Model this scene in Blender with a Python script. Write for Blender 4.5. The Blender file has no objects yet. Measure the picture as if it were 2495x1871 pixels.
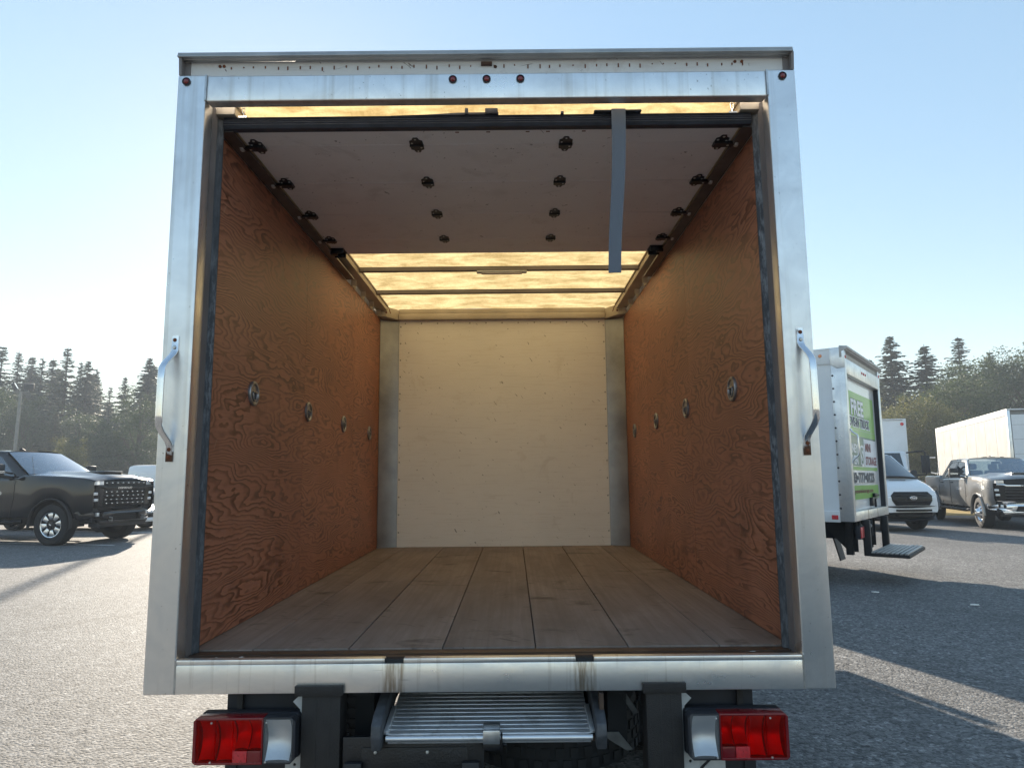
import bpy, bmesh, math, random
from mathutils import Vector, Matrix
from mathutils.geometry import tessellate_polygon
RAD = math.radians
random.seed(7)
S = bpy.context.scene
COL = S.collection

# ------------------------------------------------------------------ camera
cam_d = bpy.data.cameras.new('camera')
cam = bpy.data.objects.new('camera', cam_d)
COL.objects.link(cam)
cam.location = (0.0917, -2.5142, 1.4)
cam.rotation_euler = (RAD(90 + 7.80), 0, 0)
cam_d.sensor_width = 36.0
cam_d.lens = 36.0 * 1661.0 / 2495.0
cam_d.clip_start = 0.05
cam_d.clip_end = 2000
S.camera = cam

# ------------------------------------------------------------------ sky, sun, exposure
SUN_AZ, SUN_EL = RAD(-18.5), RAD(21)          # azimuth clockwise from +Y
W = bpy.data.worlds.new('World')
S.world = W
W.use_nodes = True
wn = W.node_tree
wn.nodes.clear()
w_out = wn.nodes.new('ShaderNodeOutputWorld')
w_bg = wn.nodes.new('ShaderNodeBackground')
w_sky = wn.nodes.new('ShaderNodeTexSky')
w_sky.sky_type = 'NISHITA'
w_sky.sun_disc = False
w_sky.sun_elevation = SUN_EL
w_sky.sun_rotation = SUN_AZ
w_sky.altitude = 50
w_sky.air_density = 1.25
w_sky.dust_density = 0.12
w_sky.ozone_density = 1.5
w_bg.inputs['Strength'].default_value = 0.066
w_gam = wn.nodes.new('ShaderNodeGamma')       # a smoke-hazed sky: flatter from horizon to zenith than a clear one
w_gam.inputs['Gamma'].default_value = 0.50
wn.links.new(w_sky.outputs[0], w_gam.inputs[0])
w_hsv = wn.nodes.new('ShaderNodeHueSaturation')
w_hsv.inputs['Saturation'].default_value = 1.5
wn.links.new(w_gam.outputs[0], w_hsv.inputs['Color'])
wn.links.new(w_hsv.outputs[0], w_bg.inputs[0])
wn.links.new(w_bg.outputs[0], w_out.inputs[0])

sun_d = bpy.data.lights.new('sun', 'SUN')
sun_d.energy = 2.0
sun_d.angle = RAD(0.5)
sun_d.color = (1.0, 0.88, 0.72)
sun = bpy.data.objects.new('sun', sun_d)
COL.objects.link(sun)
SUN_DIR = Vector((math.sin(SUN_AZ) * math.cos(SUN_EL), math.cos(SUN_AZ) * math.cos(SUN_EL), math.sin(SUN_EL)))
sun.rotation_euler = SUN_DIR.to_track_quat('Z', 'Y').to_euler()
sun.location = (0, 20, 30)

S.view_settings.view_transform = 'Standard'
S.view_settings.look = 'None'
S.view_settings.exposure = 2.78
S.view_settings.gamma = 1
S.view_settings.use_curve_mapping = False
S.cycles.max_bounces = 8
S.cycles.transparent_max_bounces = 12
S.cycles.use_denoising = True

# ------------------------------------------------------------------ mesh helpers
class MB:
    """collects shapes; build() links them as ONE mesh object"""
    def __init__(s):
        s.v = []; s.f = []; s.m = []; s.sm = []
    def raw(s, vs, fs, mi=0, smooth=False, T=None):
        b = len(s.v)
        for p in vs:
            p = Vector(p)
            s.v.append(T @ p if T is not None else p)
        for f in fs:
            s.f.append([b + i for i in f]); s.m.append(mi); s.sm.append(smooth)
        return s
    def box(s, x0, x1, y0, y1, z0, z1, mi=0, T=None):
        x0, x1 = min(x0, x1), max(x0, x1); y0, y1 = min(y0, y1), max(y0, y1); z0, z1 = min(z0, z1), max(z0, z1)
        vs = [(x0,y0,z0),(x1,y0,z0),(x1,y1,z0),(x0,y1,z0),(x0,y0,z1),(x1,y0,z1),(x1,y1,z1),(x0,y1,z1)]
        fs = [(3,2,1,0),(4,5,6,7),(0,1,5,4),(1,2,6,5),(2,3,7,6),(3,0,4,7)]
        return s.raw(vs, fs, mi, False, T)
    def bar(s, p, q, w, h, mi=0, up=(0,0,1)):
        p = Vector(p); q = Vector(q); d = q - p; L = d.length; d.normalize()
        u = Vector(up)
        if abs(d.dot(u)) > .98: u = Vector((0, 1, 0))
        x = d.cross(u).normalized(); z = x.cross(d)
        T = Matrix(((x.x,d.x,z.x,p.x),(x.y,d.y,z.y,p.y),(x.z,d.z,z.z,p.z),(0,0,0,1)))
        return s.box(-w/2, w/2, 0, L, -h/2, h/2, mi, T)
    def tube(s, pts, r, n=8, mi=0, ell=None, up=(0,0,1)):
        pts = [Vector(p) for p in pts]
        k = len(pts)
        rs = r if isinstance(r, (list, tuple)) else [r] * k
        vs = []; u = None
        for i, p in enumerate(pts):
            d = (pts[min(i+1,k-1)] - pts[max(i-1,0)]).normalized()
            if u is None:
                u = Vector(up)
                if abs(d.dot(u)) > .9: u = Vector((1, 0, 0)) if abs(d.x) < .9 else Vector((0, 1, 0))
            u = (u - d * d.dot(u)).normalized(); w = d.cross(u)
            for j in range(n):
                a = 2 * math.pi * (j + .5) / n
                ea, eb = ell if ell else (1, 1)
                vs.append(p + (u * math.cos(a) * ea + w * math.sin(a) * eb) * rs[i])
        fs = []
        for i in range(k - 1):
            for j in range(n):
                a = i*n + j; b = i*n + (j+1) % n
                fs.append((a, b, b + n, a + n))
        fs.append(tuple(range(n-1, -1, -1))); fs.append(tuple((k-1)*n + j for j in range(n)))
        return s.raw(vs, fs, mi, n > 6)
    def lathe(s, prof, n=24, T=None, mi=0, smooth=True, cap=True):
        vs = []; fs = []
        for (r, h) in prof:
            for j in range(n):
                a = 2*math.pi*j/n
                vs.append((r*math.cos(a), r*math.sin(a), h))
        for i in range(len(prof)-1):
            for j in range(n):
                a = i*n + j; b = i*n + (j+1) % n
                fs.append((a, b, b+n, a+n))
        if cap and prof[0][0] > 1e-5: fs.append(tuple(range(n-1,-1,-1)))
        if cap and prof[-1][0] > 1e-5: fs.append(tuple((len(prof)-1)*n + j for j in range(n)))
        return s.raw(vs, fs, mi, smooth, T)
    def ring(s, prof, n=24, T=None, mi=0):
        k = len(prof); vs = []; fs = []
        for (r, h) in prof:
            for j in range(n):
                a = 2*math.pi*j/n
                vs.append((r*math.cos(a), r*math.sin(a), h))
        for i in range(k):
            for j in range(n):
                a = i*n + j; b = i*n + (j+1) % n; c = ((i+1) % k)*n
                fs.append((a, b, c + (j+1) % n, c + j))
        return s.raw(vs, fs, mi, True, T)
    def prism(s, poly, axis, a, b, mi=0, T=None, smooth=False):
        n = len(poly)
        def mk(p, t):
            return (t, p[0], p[1]) if axis == 'x' else (p[0], t, p[1]) if axis == 'y' else (p[0], p[1], t)
        vs = [mk(p, a) for p in poly] + [mk(p, b) for p in poly]
        fs = [tuple(range(n-1,-1,-1)), tuple(range(n, 2*n))]
        for i in range(n):
            j = (i+1) % n
            fs.append((i, j, n+j, n+i))
        return s.raw(vs, fs, mi, smooth, T)
    def grid(s, rows, mi=0, smooth=True, closed=False):
        n = len(rows[0]); vs = [p for r in rows for p in r]; fs = []
        for i in range(len(rows)-1):
            for j in range(n if closed else n-1):
                a = i*n + j; b = i*n + (j+1) % n
                fs.append((a, b, b+n, a+n))
        return s.raw(vs, fs, mi, smooth)
    def plate(s, outer, holes, fn, off, mi=0):
        """tessellated flat outline with holes, mapped by fn and thickened by vector off"""
        loops = [outer] + holes
        flat = [p for l in loops for p in l]
        tris = tessellate_polygon([[Vector((p[0], p[1], 0)) for p in l] for l in loops])
        off = Vector(off); n = len(flat)
        A = [Vector(fn(p)) for p in flat]
        vs = A + [p + off for p in A]
        fs = []
        for t in tris:
            fs.append(tuple(t)); fs.append((n+t[2], n+t[1], n+t[0]))
        b = 0
        for l in loops:
            k = len(l)
            for i in range(k):
                j = (i+1) % k
                fs.append((b+i, b+j, n+b+j, n+b+i))
            b += k
        return s.raw(vs, fs, mi)
    def text(s, txt, size, T, mi=0, bold=0.0, sx=1.0, ext=0.002):
        cu = bpy.data.curves.new('t', 'FONT')
        cu.body = txt; cu.size = size; cu.offset = bold; cu.extrude = ext; cu.resolution_u = 3
        cu.align_x = 'LEFT'; cu.align_y = 'BOTTOM_BASELINE'
        o = bpy.data.objects.new('t', cu); COL.objects.link(o)
        bpy.context.view_layer.update()
        me = bpy.data.meshes.new_from_object(o.evaluated_get(bpy.context.evaluated_depsgraph_get()))
        s.raw([Vector((v.co.x*sx, v.co.y, v.co.z)) for v in me.vertices], [tuple(p.vertices) for p in me.polygons], mi, False, T)
        bpy.data.objects.remove(o); bpy.data.curves.remove(cu); bpy.data.meshes.remove(me)
        return s
    def build(s, name, mats, parent=None, bevel=0.0, seg=2, auto=40, kind=None, label=None, fix=True):
        me = bpy.data.meshes.new(name)
        me.from_pydata([tuple(v) for v in s.v], [], s.f)
        if not isinstance(mats, (list, tuple)): mats = [mats]
        for m in mats: me.materials.append(m)
        me.polygons.foreach_set('material_index', s.m)
        me.polygons.foreach_set('use_smooth', s.sm)
        bm = bmesh.new(); bm.from_mesh(me)
        if fix: bmesh.ops.recalc_face_normals(bm, faces=bm.faces)
        if bevel > 0:
            ed = [e for e in bm.edges if len(e.link_faces) == 2 and e.calc_face_angle(0) > RAD(30)]
            try:
                bmesh.ops.bevel(bm, geom=ed, offset=bevel, segments=seg, profile=.5, affect='EDGES', clamp_overlap=True)
            except Exception: pass
            for f in bm.faces: f.smooth = True
        bm.to_mesh(me); bm.free()
        try: me.set_sharp_from_angle(angle=RAD(auto))
        except Exception: pass
        return link(name, me, parent, kind, label)

def link(name, me, parent=None, kind=None, label=None):
    o = bpy.data.objects.new(name, me)
    COL.objects.link(o)
    if parent is not None: o.parent = parent
    if kind: o['kind'] = kind
    if label: o['label'] = label
    return o
def tag(o, label, cat, group=None):
    o['label'] = label; o['category'] = cat
    if group: o['group'] = group
    return o
def thing(name, label, cat, loc=(0,0,0), rz=0.0, group=None):
    o = bpy.data.objects.new(name, None)
    COL.objects.link(o)
    o.location = loc; o.rotation_euler = (0, 0, rz); o.empty_display_size = .2
    return tag(o, label, cat, group)
def share(o, parent=None, loc=None, scale=None, rot=None):
    c = o.copy(); COL.objects.link(c)
    if parent is not None: c.parent = parent
    if loc is not None: c.location = loc
    if scale is not None: c.scale = scale
    if rot is not None: c.rotation_euler = rot
    return c
def copy_tree(o, parent=None):
    c = o.copy(); COL.objects.link(c)
    if parent is not None: c.parent = parent
    for ch in list(o.children): copy_tree(ch, c)
    return c
def M4(x, y, z, o):
    return Matrix(((x[0],y[0],z[0],o[0]),(x[1],y[1],z[1],o[1]),(x[2],y[2],z[2],o[2]),(0,0,0,1)))
def rot_to(axis, o):           # lathe axis z -> given axis
    q = Vector((0,0,1)).rotation_difference(Vector(axis))
    return Matrix.Translation(Vector(o)) @ q.to_matrix().to_4x4()

# ------------------------------------------------------------------ material helpers
class NT:
    def __init__(s, name):
        s.mat = bpy.data.materials.new(name); s.mat.use_nodes = True
        s.t = s.mat.node_tree; s.t.nodes.clear()
        s.out = s.t.nodes.new('ShaderNodeOutputMaterial')
        s.tc = None
    def n(s, kind, **kw):
        nd = s.t.nodes.new('ShaderNode' + kind)
        for k, val in kw.items():
            if k[0] == '_': setattr(nd, k[1:], val)
        for k, val in kw.items():
            if k[0] != '_': s.set(nd, k, val)
        return nd
    def set(s, nd, k, val):
        sk = nd.inputs[int(k[1:])] if (k[0] == 'i' and k[1:].isdigit()) else nd.inputs[k.replace('_', ' ')]
        if isinstance(val, bpy.types.NodeSocket): s.t.links.new(val, sk)
        elif isinstance(val, bpy.types.Node): s.t.links.new(val.outputs[0], sk)
        else:
            if isinstance(val, (tuple, list)) and sk.type == 'RGBA' and len(val) == 3: val = (*val, 1)
            sk.default_value = val
    def co(s, scale=(1,1,1), rot=(0,0,0), loc=(0,0,0), src='Object'):
        if s.tc is None: s.tc = s.t.nodes.new('ShaderNodeTexCoord')
        m = s.n('Mapping'); s.t.links.new(s.tc.outputs[src], m.inputs[0])
        m.inputs['Scale'].default_value = scale; m.inputs['Rotation'].default_value = rot; m.inputs['Location'].default_value = loc
        return m.outputs[0]
    def co2(s, rot, scale):
        a = s.co((1, 1, 1), rot)
        m = s.n('Mapping', Vector=a); m.inputs['Scale'].default_value = scale
        return m.outputs[0]
    def noise(s, vec, scale=1, detail=3, rough=.55, dist=0.0, w=None):
        nd = s.n('TexNoise', _noise_dimensions='4D' if w is not None else '3D', Vector=vec, Scale=scale, Detail=detail, Roughness=rough, Distortion=dist)
        if w is not None: s.set(nd, 'W', w)
        return nd.outputs[0]
    def math(s, op, a, b=0.0, c=0.0, clamp=False):
        nd = s.n('Math', _operation=op, _use_clamp=clamp, i0=a, i1=b)
        if op in ('MULTIPLY_ADD', 'SMOOTHSTEP'): s.set(nd, 'i2', c)
        return nd.outputs[0]
    def ramp(s, fac, stops, mode='LINEAR'):
        nd = s.n('ValToRGB', Fac=fac); cr = nd.color_ramp; cr.interpolation = mode
        while len(cr.elements) > 1: cr.elements.remove(cr.elements[-1])
        for i, (p, c) in enumerate(stops):
            e = cr.elements[0] if i == 0 else cr.elements.new(p)
            if isinstance(c, (int, float)): c = (c, c, c)
            e.position = p; e.color = (*c, 1)
        return nd.outputs[0]
    def mix(s, fac, a, b, mode='MIX'):
        nd = s.n('Mix', _data_type='RGBA', _blend_type=mode)
        for idx, val in ((0, fac), (6, a), (7, b)):
            sk = nd.inputs[idx]
            if isinstance(val, bpy.types.NodeSocket): s.t.links.new(val, sk)
            else:
                if isinstance(val, (tuple, list)) and len(val) == 3: val = (*val, 1)
                sk.default_value = val
        return nd.outputs[2]
    def rng(s, val, a, b, c=0.0, d=1.0):
        nd = s.n('MapRange', i0=val, i1=a, i2=b, i3=c, i4=d); nd.clamp = True
        return nd.outputs[0]
    def xyz(s, vec):
        nd = s.n('SeparateXYZ', Vector=vec); return nd.outputs
    def bump(s, h, strength=.3, dist=.01):
        return s.n('Bump', Height=h, Strength=strength, Distance=dist).outputs[0]
    def bsdf(s, color, rough=.5, metal=0.0, normal=None, spec=.5, coat=0.0, coat_rough=.05, trans=0.0):
        b = s.n('BsdfPrincipled'); s.set(b, 'Base_Color', color); s.set(b, 'Roughness', rough); s.set(b, 'Metallic', metal)
        s.set(b, 'Specular_IOR_Level', spec)
        if coat: s.set(b, 'Coat_Weight', coat); s.set(b, 'Coat_Roughness', coat_rough)
        if trans: s.set(b, 'Transmission_Weight', trans)
        if normal is not None: s.set(b, 'Normal', normal)
        return b
    def done(s, sh):
        s.t.links.new(sh.outputs[0], s.out.inputs[0]); return s.mat

def m_plain(name, c, rough=.5, metal=0.0, var=.12, scale=9, spec=.5, coat=0.0, bump=0.0):
    k = NT(name); n = k.noise(k.co(), scale, 4)
    col = k.mix(k.rng(n, .3, .7), tuple(x*(1-var) for x in c), tuple(min(1, x*(1+var)) for x in c))
    nm = k.bump(k.noise(k.co(), scale*12, 2), bump, .004) if bump else None
    r = k.rng(n, .25, .75, max(.02, rough*.85), min(1, rough*1.15))
    return k.done(k.bsdf(col, r, metal, nm, spec, coat))

# --- metals of the cargo box
def m_frame():
    k = NT('mill_aluminium')
    v = k.co()
    brush = k.noise(k.co((60, 60, 1.2)), 6, 2)
    blot = k.noise(v, 5.5, 4, .6, .6)
    fine = k.noise(v, 60, 3)
    streak = k.noise(k.co((26, 26, .55)), 1.0, 3, .6)
    col = k.mix(k.rng(blot, .35, .72), (.90, .89, .87), (.70, .71, .72))
    col = k.mix(k.math('MULTIPLY', k.rng(streak, .52, .75), .45), col, (.44, .39, .32))
    spk = k.rng(k.noise(v, 75, 2, .5), .70, .75)
    col = k.mix(k.math('MULTIPLY', spk, .6), col, (.2, .17, .14))
    r = k.math('ADD', k.rng(blot, .3, .75, .24, .40), k.math('MULTIPLY', fine, .08))
    return k.done(k.bsdf(col, r, .92, k.bump(brush, .04, .002)))
def m_sill():
    k = NT('scuffed_aluminium')
    v = k.co(); X = k.xyz(v)
    blot = k.noise(k.co((3, 3, 6)), 1.6, 4, .6, .4)
    streak = k.noise(k.co((30, 4, 1.5)), 1.0, 3, .6)
    col = k.mix(k.rng(blot, .35, .7), (.90, .89, .86), (.70, .70, .70))
    col = k.mix(k.math('MULTIPLY', k.rng(streak, .58, .74), .5), col, (.33, .29, .25))
    # brown run-off stains below the two slots
    d = k.math('ABSOLUTE', k.math('SUBTRACT', k.math('ABSOLUTE', X[0]), .337))
    runs = k.math('MULTIPLY', k.rng(d, .044, .028), k.rng(k.noise(k.co((90, 4, 8)), 1, 3, .6), .34, .6))
    col = k.mix(k.math('MULTIPLY', runs, .85), col, (.30, .24, .17))
    scr = k.rng(k.noise(k.co((3, 3, 60), (0, .35, 0)), 2.0, 2), .70, .74)
    col = k.mix(k.math('MULTIPLY', scr, .5), col, (.25, .24, .23))
    return k.done(k.bsdf(col, k.rng(blot, .3, .7, .26, .42), .92, k.bump(k.noise(v, 9, 3), .08, .004)))
MAT = {}
MAT['frame'] = m_frame()
MAT['sill'] = m_sill()
MAT['rail'] = m_plain('dull_aluminium_rail', (.42, .41, .40), .5, .8, .2, 7)
MAT['darkrail'] = m_plain('dark_steel_track', (.16, .155, .15), .45, .85, .3, 8)
MAT['liner'] = m_plain('grey_primer_steel', (.21, .19, .185), .6, .1, .15, 6)
MAT['black'] = m_plain('black_coated_steel', (.007, .007, .009), .4, 0, .3, 14, .5, 0, .3)
MAT['blackrough'] = m_plain('black_textured_paint', (.022, .019, .018), .55, 0, .3, 30, .5, 0, .8)
MAT['under'] = m_plain('dirty_undercarriage', (.02, .021, .023), .8, 0, .5, 6)
MAT['rubber'] = m_plain('black_rubber', (.02, .021, .027), .6, 0, .25, 20)
MAT['chrome'] = m_plain('chrome', (.86, .87, .88), .1, 1.0, .05, 9)
MAT['steel'] = m_plain('zinc_steel', (.55, .56, .57), .35, .95, .2, 20)
MAT['bolt'] = m_plain('bolt_head', (.62, .62, .60), .4, .8, .2, 50)
MAT['rust'] = m_plain('rusty_bolt', (.16, .05, .02), .85, .1, .4, 90)
MAT['bracketwhite'] = m_plain('pale_grey_bracket', (.52, .53, .53), .55, .1, .18, 12)
MAT['white'] = m_plain('white_gelcoat', (.78, .79, .80), .35, 0, .04, 3)
MAT['trimwhite'] = m_plain('white_trim', (.74, .74, .74), .4, 0, .05, 5)
MAT['greypanel'] = m_plain('grey_side_panel', (.30, .30, .295), .5, 0, .06, 3)
MAT['tan'] = m_plain('aged_alloy_trim', (.50, .44, .36), .55, .35, .15, 5)

def m_dusty():
    k = NT('dusty_channel')
    n = k.noise(k.co((22, 22, 5)), 3.2, 5, .7)
    b = k.noise(k.co((4, 4, .8)), 1.5, 3)
    f = k.math('MULTIPLY', k.rng(n, .46, .62), k.rng(b, .3, .65))
    col = k.mix(f, (.055, .058, .066), (.22, .23, .25))
    return k.done(k.bsdf(col, .75, .1, k.bump(n, .4, .004)))
MAT['dusty'] = m_dusty()

def m_plywood(name, dark=1.0):
    k = NT(name)
    oi = k.n('ObjectInfo'); rnd = k.math('MULTIPLY', oi.outputs['Random'], 40.0)
    v = k.co(); P = k.xyz(v)
    # rotary-cut veneer: contour bands of a slowly varying field, stretched along the grain (y)
    broad = k.noise(k.co((0, .42, 1.9)), 1.15, 3.5, .5, .45, w=rnd)
    wob = k.noise(k.co((0, 2.6, 7)), 1.0, 3, .55, .3, w=rnd)
    rip = k.noise(k.co((0, 12, 40)), 1.0, 2, .5, w=rnd)
    ph = k.math('ADD', k.math('MULTIPLY', P[2], 26.0), k.math('MULTIPLY', broad, 50.0))
    ph = k.math('ADD', ph, k.math('MULTIPLY', wob, 5.5))
    ph = k.math('ADD', ph, k.math('MULTIPLY', rip, .8))
    fr = k.math('FRACT', ph)
    line = k.ramp(fr, [(0, 0), (.42, .10), (.74, .80), (.92, 1), (1.0, .05)])
    pat = k.noise(k.co((0, 1.3, 2.2)), 2.0, 3, .6, w=rnd)
    amt = k.rng(pat, .32, .60, .38, 1.0)
    f = k.math('MULTIPLY', line, amt)
    lite = k.mix(k.rng(k.noise(k.co((0, .8, .9)), 1.2, 3, w=rnd), .35, .68), (.47*dark, .205*dark, .122*dark), (.37*dark, .150*dark, .088*dark))
    dk = (.118*dark, .040*dark, .022*dark)
    col = k.mix(f, lite, dk)
    fib = k.noise(k.co((0, 5, 150)), 1.0, 2)
    col = k.mix(k.rng(fib, .35, .75, 0, .28), col, (.15*dark, .055*dark, .028*dark))
    # dirt patches, pale scuffs and nicks
    dirt = k.rng(k.noise(v, 3.1, 4, .65), .56, .74)
    col = k.mix(k.math('MULTIPLY', dirt, .35), col, (.07, .03, .022))
    scf = k.rng(k.noise(k.co2((RAD(28), 0, 0), (1, 60, 4)), 1.2, 3, .6, .4), .70, .73)
    spt = k.rng(k.noise(v, 55, 2), .74, .77)
    col = k.mix(k.math('MULTIPLY', k.math('MAXIMUM', scf, spt), .45), col, (.44, .30, .2))
    return k.done(k.bsdf(col, k.rng(f, 0, 1, .50, .42), 0, k.bump(k.math('SUBTRACT', fib, f), .10, .003), .45))
MAT['ply'] = m_plywood('varnished_fir_plywood')

def m_planks():
    k = NT('worn_floor_board')
    oi = k.n('ObjectInfo'); rnd = k.math('MULTIPLY', oi.outputs['Random'], 30.0)
    g = k.noise(k.co((45, 1.3, 1)), 1.0, 4, .6, .2, w=rnd)
    b = k.noise(k.co((3.5, 1.1, 1)), 1.0, 4, .65, .4, w=rnd)
    col = k.mix(k.rng(g, .3, .7), (.33, .275, .245), (.225, .18, .155))
    tone = k.math('MULTIPLY', k.math('SUBTRACT', oi.outputs['Random'], .5), .35)
    col = k.mix(k.math('ADD', k.rng(b, .38, .68, 0, .8), tone, clamp=True), col, (.155, .125, .11))
    st = k.rng(k.noise(k.co((2.2, 3.6, 1)), 1.6, 4, .6, .5, w=rnd), .58, .70)
    col = k.mix(k.math('MULTIPLY', st, .8), col, (.050, .036, .030))
    sc = k.rng(k.noise(k.co2((0, 0, RAD(35)), (5, 40, 1)), 1.0, 2, .5, .3), .68, .72)
    col = k.mix(k.math('MULTIPLY', sc, .55), col, (.05, .04, .036))
    col = k.mix(k.math('MULTIPLY', k.rng(k.noise(k.co((9, 9, 1)), 2, 3), .72, .78), .4), col, (.32, .28, .25))
    return k.done(k.bsdf(col, .62, 0, k.bump(g, .18, .004), .35))
MAT['plank'] = m_planks()

def m_panel(name, c, dirt, scr_amt, rough=.45):
    k = NT(name); v = k.co()
    b = k.noise(v, 1.6, 4, .6)
    col = k.mix(k.rng(b, .35, .7, 0, .5), c, tuple(x*.86 for x in c))
    h = k.noise(k.co((3, 3, 60)), 1.5, 3)
    col = k.mix(k.rng(h, .55, .75, 0, .25), col, dirt)
    s1 = k.rng(k.noise(k.co2((.1, .22, 0), (5, 5, 70)), 1.3, 3, .6, .3), .715, .75)
    s2 = k.rng(k.noise(k.co2((.4, .75, .5), (60, 60, 6)), 1.0, 2, .5, .5), .715, .735)
    s3 = k.rng(k.noise(v, 20, 3), .72, .76)
    s = k.math('MAXIMUM', k.math('MAXIMUM', s1, s2), s3)
    col = k.mix(k.math('MULTIPLY', s, scr_amt), col, tuple(x*.35 for x in dirt))
    sm = k.math('MULTIPLY', k.rng(k.noise(v, 4.2, 5, .7, .5), .60, .72), .3)
    col = k.mix(sm, col, dirt)
    return k.done(k.bsdf(col, rough, 0, k.bump(k.noise(v, 40, 3), .06, .003), .4))
MAT['cream'] = m_panel('cream_wall_liner', (.88, .85, .80), (.52, .45, .37), .75)
MAT['door'] = m_panel('door_liner', (.82, .80, .80), (.42, .38, .36), .7)

def m_roof():
    k = NT('translucent_roof_sheet')
    n1 = k.noise(k.co((2.6, 5.5, 1), (0, 0, .15)), 1.4, 6, .68, .5)
    n2 = k.noise(k.co((40, 14, 1), (0, 0, .5)), 1.5, 3, .6, 1.2)
    f = k.math('ADD', k.math('MULTIPLY', k.rng(n1, .40, .62), .72), k.math('MULTIPLY', k.rng(n2, .3, .7), .28))
    col = k.mix(f, (.82, .62, .31), (.38, .255, .10))
    tr = k.n('BsdfTranslucent', Color=col)
    df = k.n('BsdfDiffuse', Color=(.62, .52, .34))
    ms = k.n('MixShader', Fac=.94); k.t.links.new(df.outputs[0], ms.inputs[1]); k.t.links.new(tr.outputs[0], ms.inputs[2])
    return k.done(ms)
MAT['roof'] = m_roof()

def m_handle():
    k = NT('weathered_chrome_handle'); v = k.co(); P = k.xyz(v)
    n = k.noise(v, 30, 5, .7)
    low = k.rng(P[2], 1.56, 1.46); top = k.rng(P[2], 1.86, 1.90, 0, .35)
    f = k.rng(k.math('ADD', k.math('MAXIMUM', low, top), k.math('MULTIPLY', k.math('SUBTRACT', n, .5), 1.6)), .45, .75)
    col = k.mix(f, (.80, .81, .83), (.12, .055, .03))
    return k.done(k.bsdf(col, k.rng(f, 0, 1, .14, .75), k.rng(f, 0, 1, 1, .35), k.bump(n, .1, .002)))
MAT['handle'] = m_handle()
def m_strap():
    k = NT('webbing'); w = k.n('TexWave', Vector=k.co((1, 1, 1)), Scale=140.0, Distortion=.5); w.bands_direction = 'Z'
    col = k.mix(w.outputs[1], (.115, .13, .16), (.185, .205, .24))
    return k.done(k.bsdf(col, .8, 0, k.bump(w.outputs[1], .3, .002), .3))
MAT['strap'] = m_strap()
MAT['seal'] = m_plain('ribbed_door_seal', (.030, .033, .045), .55, 0, .3, 18)
MAT['thresh'] = m_plain('worn_brown_steel', (.105, .072, .055), .5, .55, .35, 12)

def m_lens(name, tint, keep=.62, rough=.12):
    k = NT(name); w = k.n('TexWave', Vector=k.co(), Scale=110.0, Distortion=0.0)
    nb = k.bump(w.outputs[1], .25, .002)
    tr = k.n('BsdfTransparent', Color=tint)
    b = k.bsdf(tuple(x*.55 for x in tint), rough, 0, nb, .5)
    ms = k.n('MixShader', Fac=1 - keep); k.t.links.new(tr.outputs[0], ms.inputs[1]); k.t.links.new(b.outputs[0], ms.inputs[2])
    return k.done(ms)
MAT['redlens'] = m_lens('red_lens', (.92, .035, .025), .85)
MAT['clearlens'] = m_lens('clear_lens', (.95, .96, .97), .86)
MAT['bowl'] = m_plain('lamp_reflector', (.9, .9, .9), .38, 1.0, .05, 9)
MAT['reflex'] = m_plain('red_reflex_reflector', (.62, .012, .02), .3, 0, .2, 120, .6, .5, .6)
MAT['redhouse'] = m_plain('red_lamp_rim', (.17, .006, .010), .25, 0, .1, 9, .5, .4)
MAT['marker'] = m_plain('small_red_lamp', (.18, .012, .016), .2, 0, .1, 9, .5, .5)
MAT['amber'] = m_plain('amber_lens', (.75, .26, .10), .2, 0, .1, 9, .5, .5)

def m_ramp():
    k = NT('ribbed_ramp_aluminium'); v = k.co()
    n = k.noise(k.co((2, 8, 8)), 2, 4, .6); d = k.rng(k.noise(v, 16, 4, .7), .55, .75)
    col = k.mix(k.rng(n, .3, .7), (.86, .87, .88), (.72, .73, .75))
    col = k.mix(k.math('MULTIPLY', d, .5), col, (.22, .2, .17))
    return k.done(k.bsdf(col, .38, .85, None))
MAT['ramp'] = m_ramp()
MAT['tyre'] = m_plain('tyre_rubber', (.020, .021, .023), .8, 0, .35, 25, .4, 0, .4)
MAT['alloy'] = m_plain('machined_alloy', (.75, .76, .78), .25, 1.0, .06, 12)
MAT['wheeldark'] = m_plain('black_alloy', (.018, .018, .02), .35, 0, .2, 12)
MAT['gloss_black'] = m_plain('gloss_black_trim', (.005, .005, .006), .25, 0, .2, 9, .25)
MAT['plastic'] = m_plain('grey_black_plastic', (.018, .019, .023), .55, 0, .2, 12)
MAT['interior'] = m_plain('dark_cab_interior', (.05, .05, .052), .8, 0, .2, 5)
MAT['lampglass'] = m_plain('headlamp', (.72, .74, .76), .12, .5, .25, 18, .6, .6)
MAT['paper'] = m_plain('pale_litter', (.78, .76, .72), .8, 0, .1, 40)
MAT['badge'] = m_plain('bright_badge', (.8, .8, .8), .25, .8, .05, 12)
MAT['blue'] = m_plain('badge_blue', (.012, .03, .10), .25, 0, .05, 9)

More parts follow.
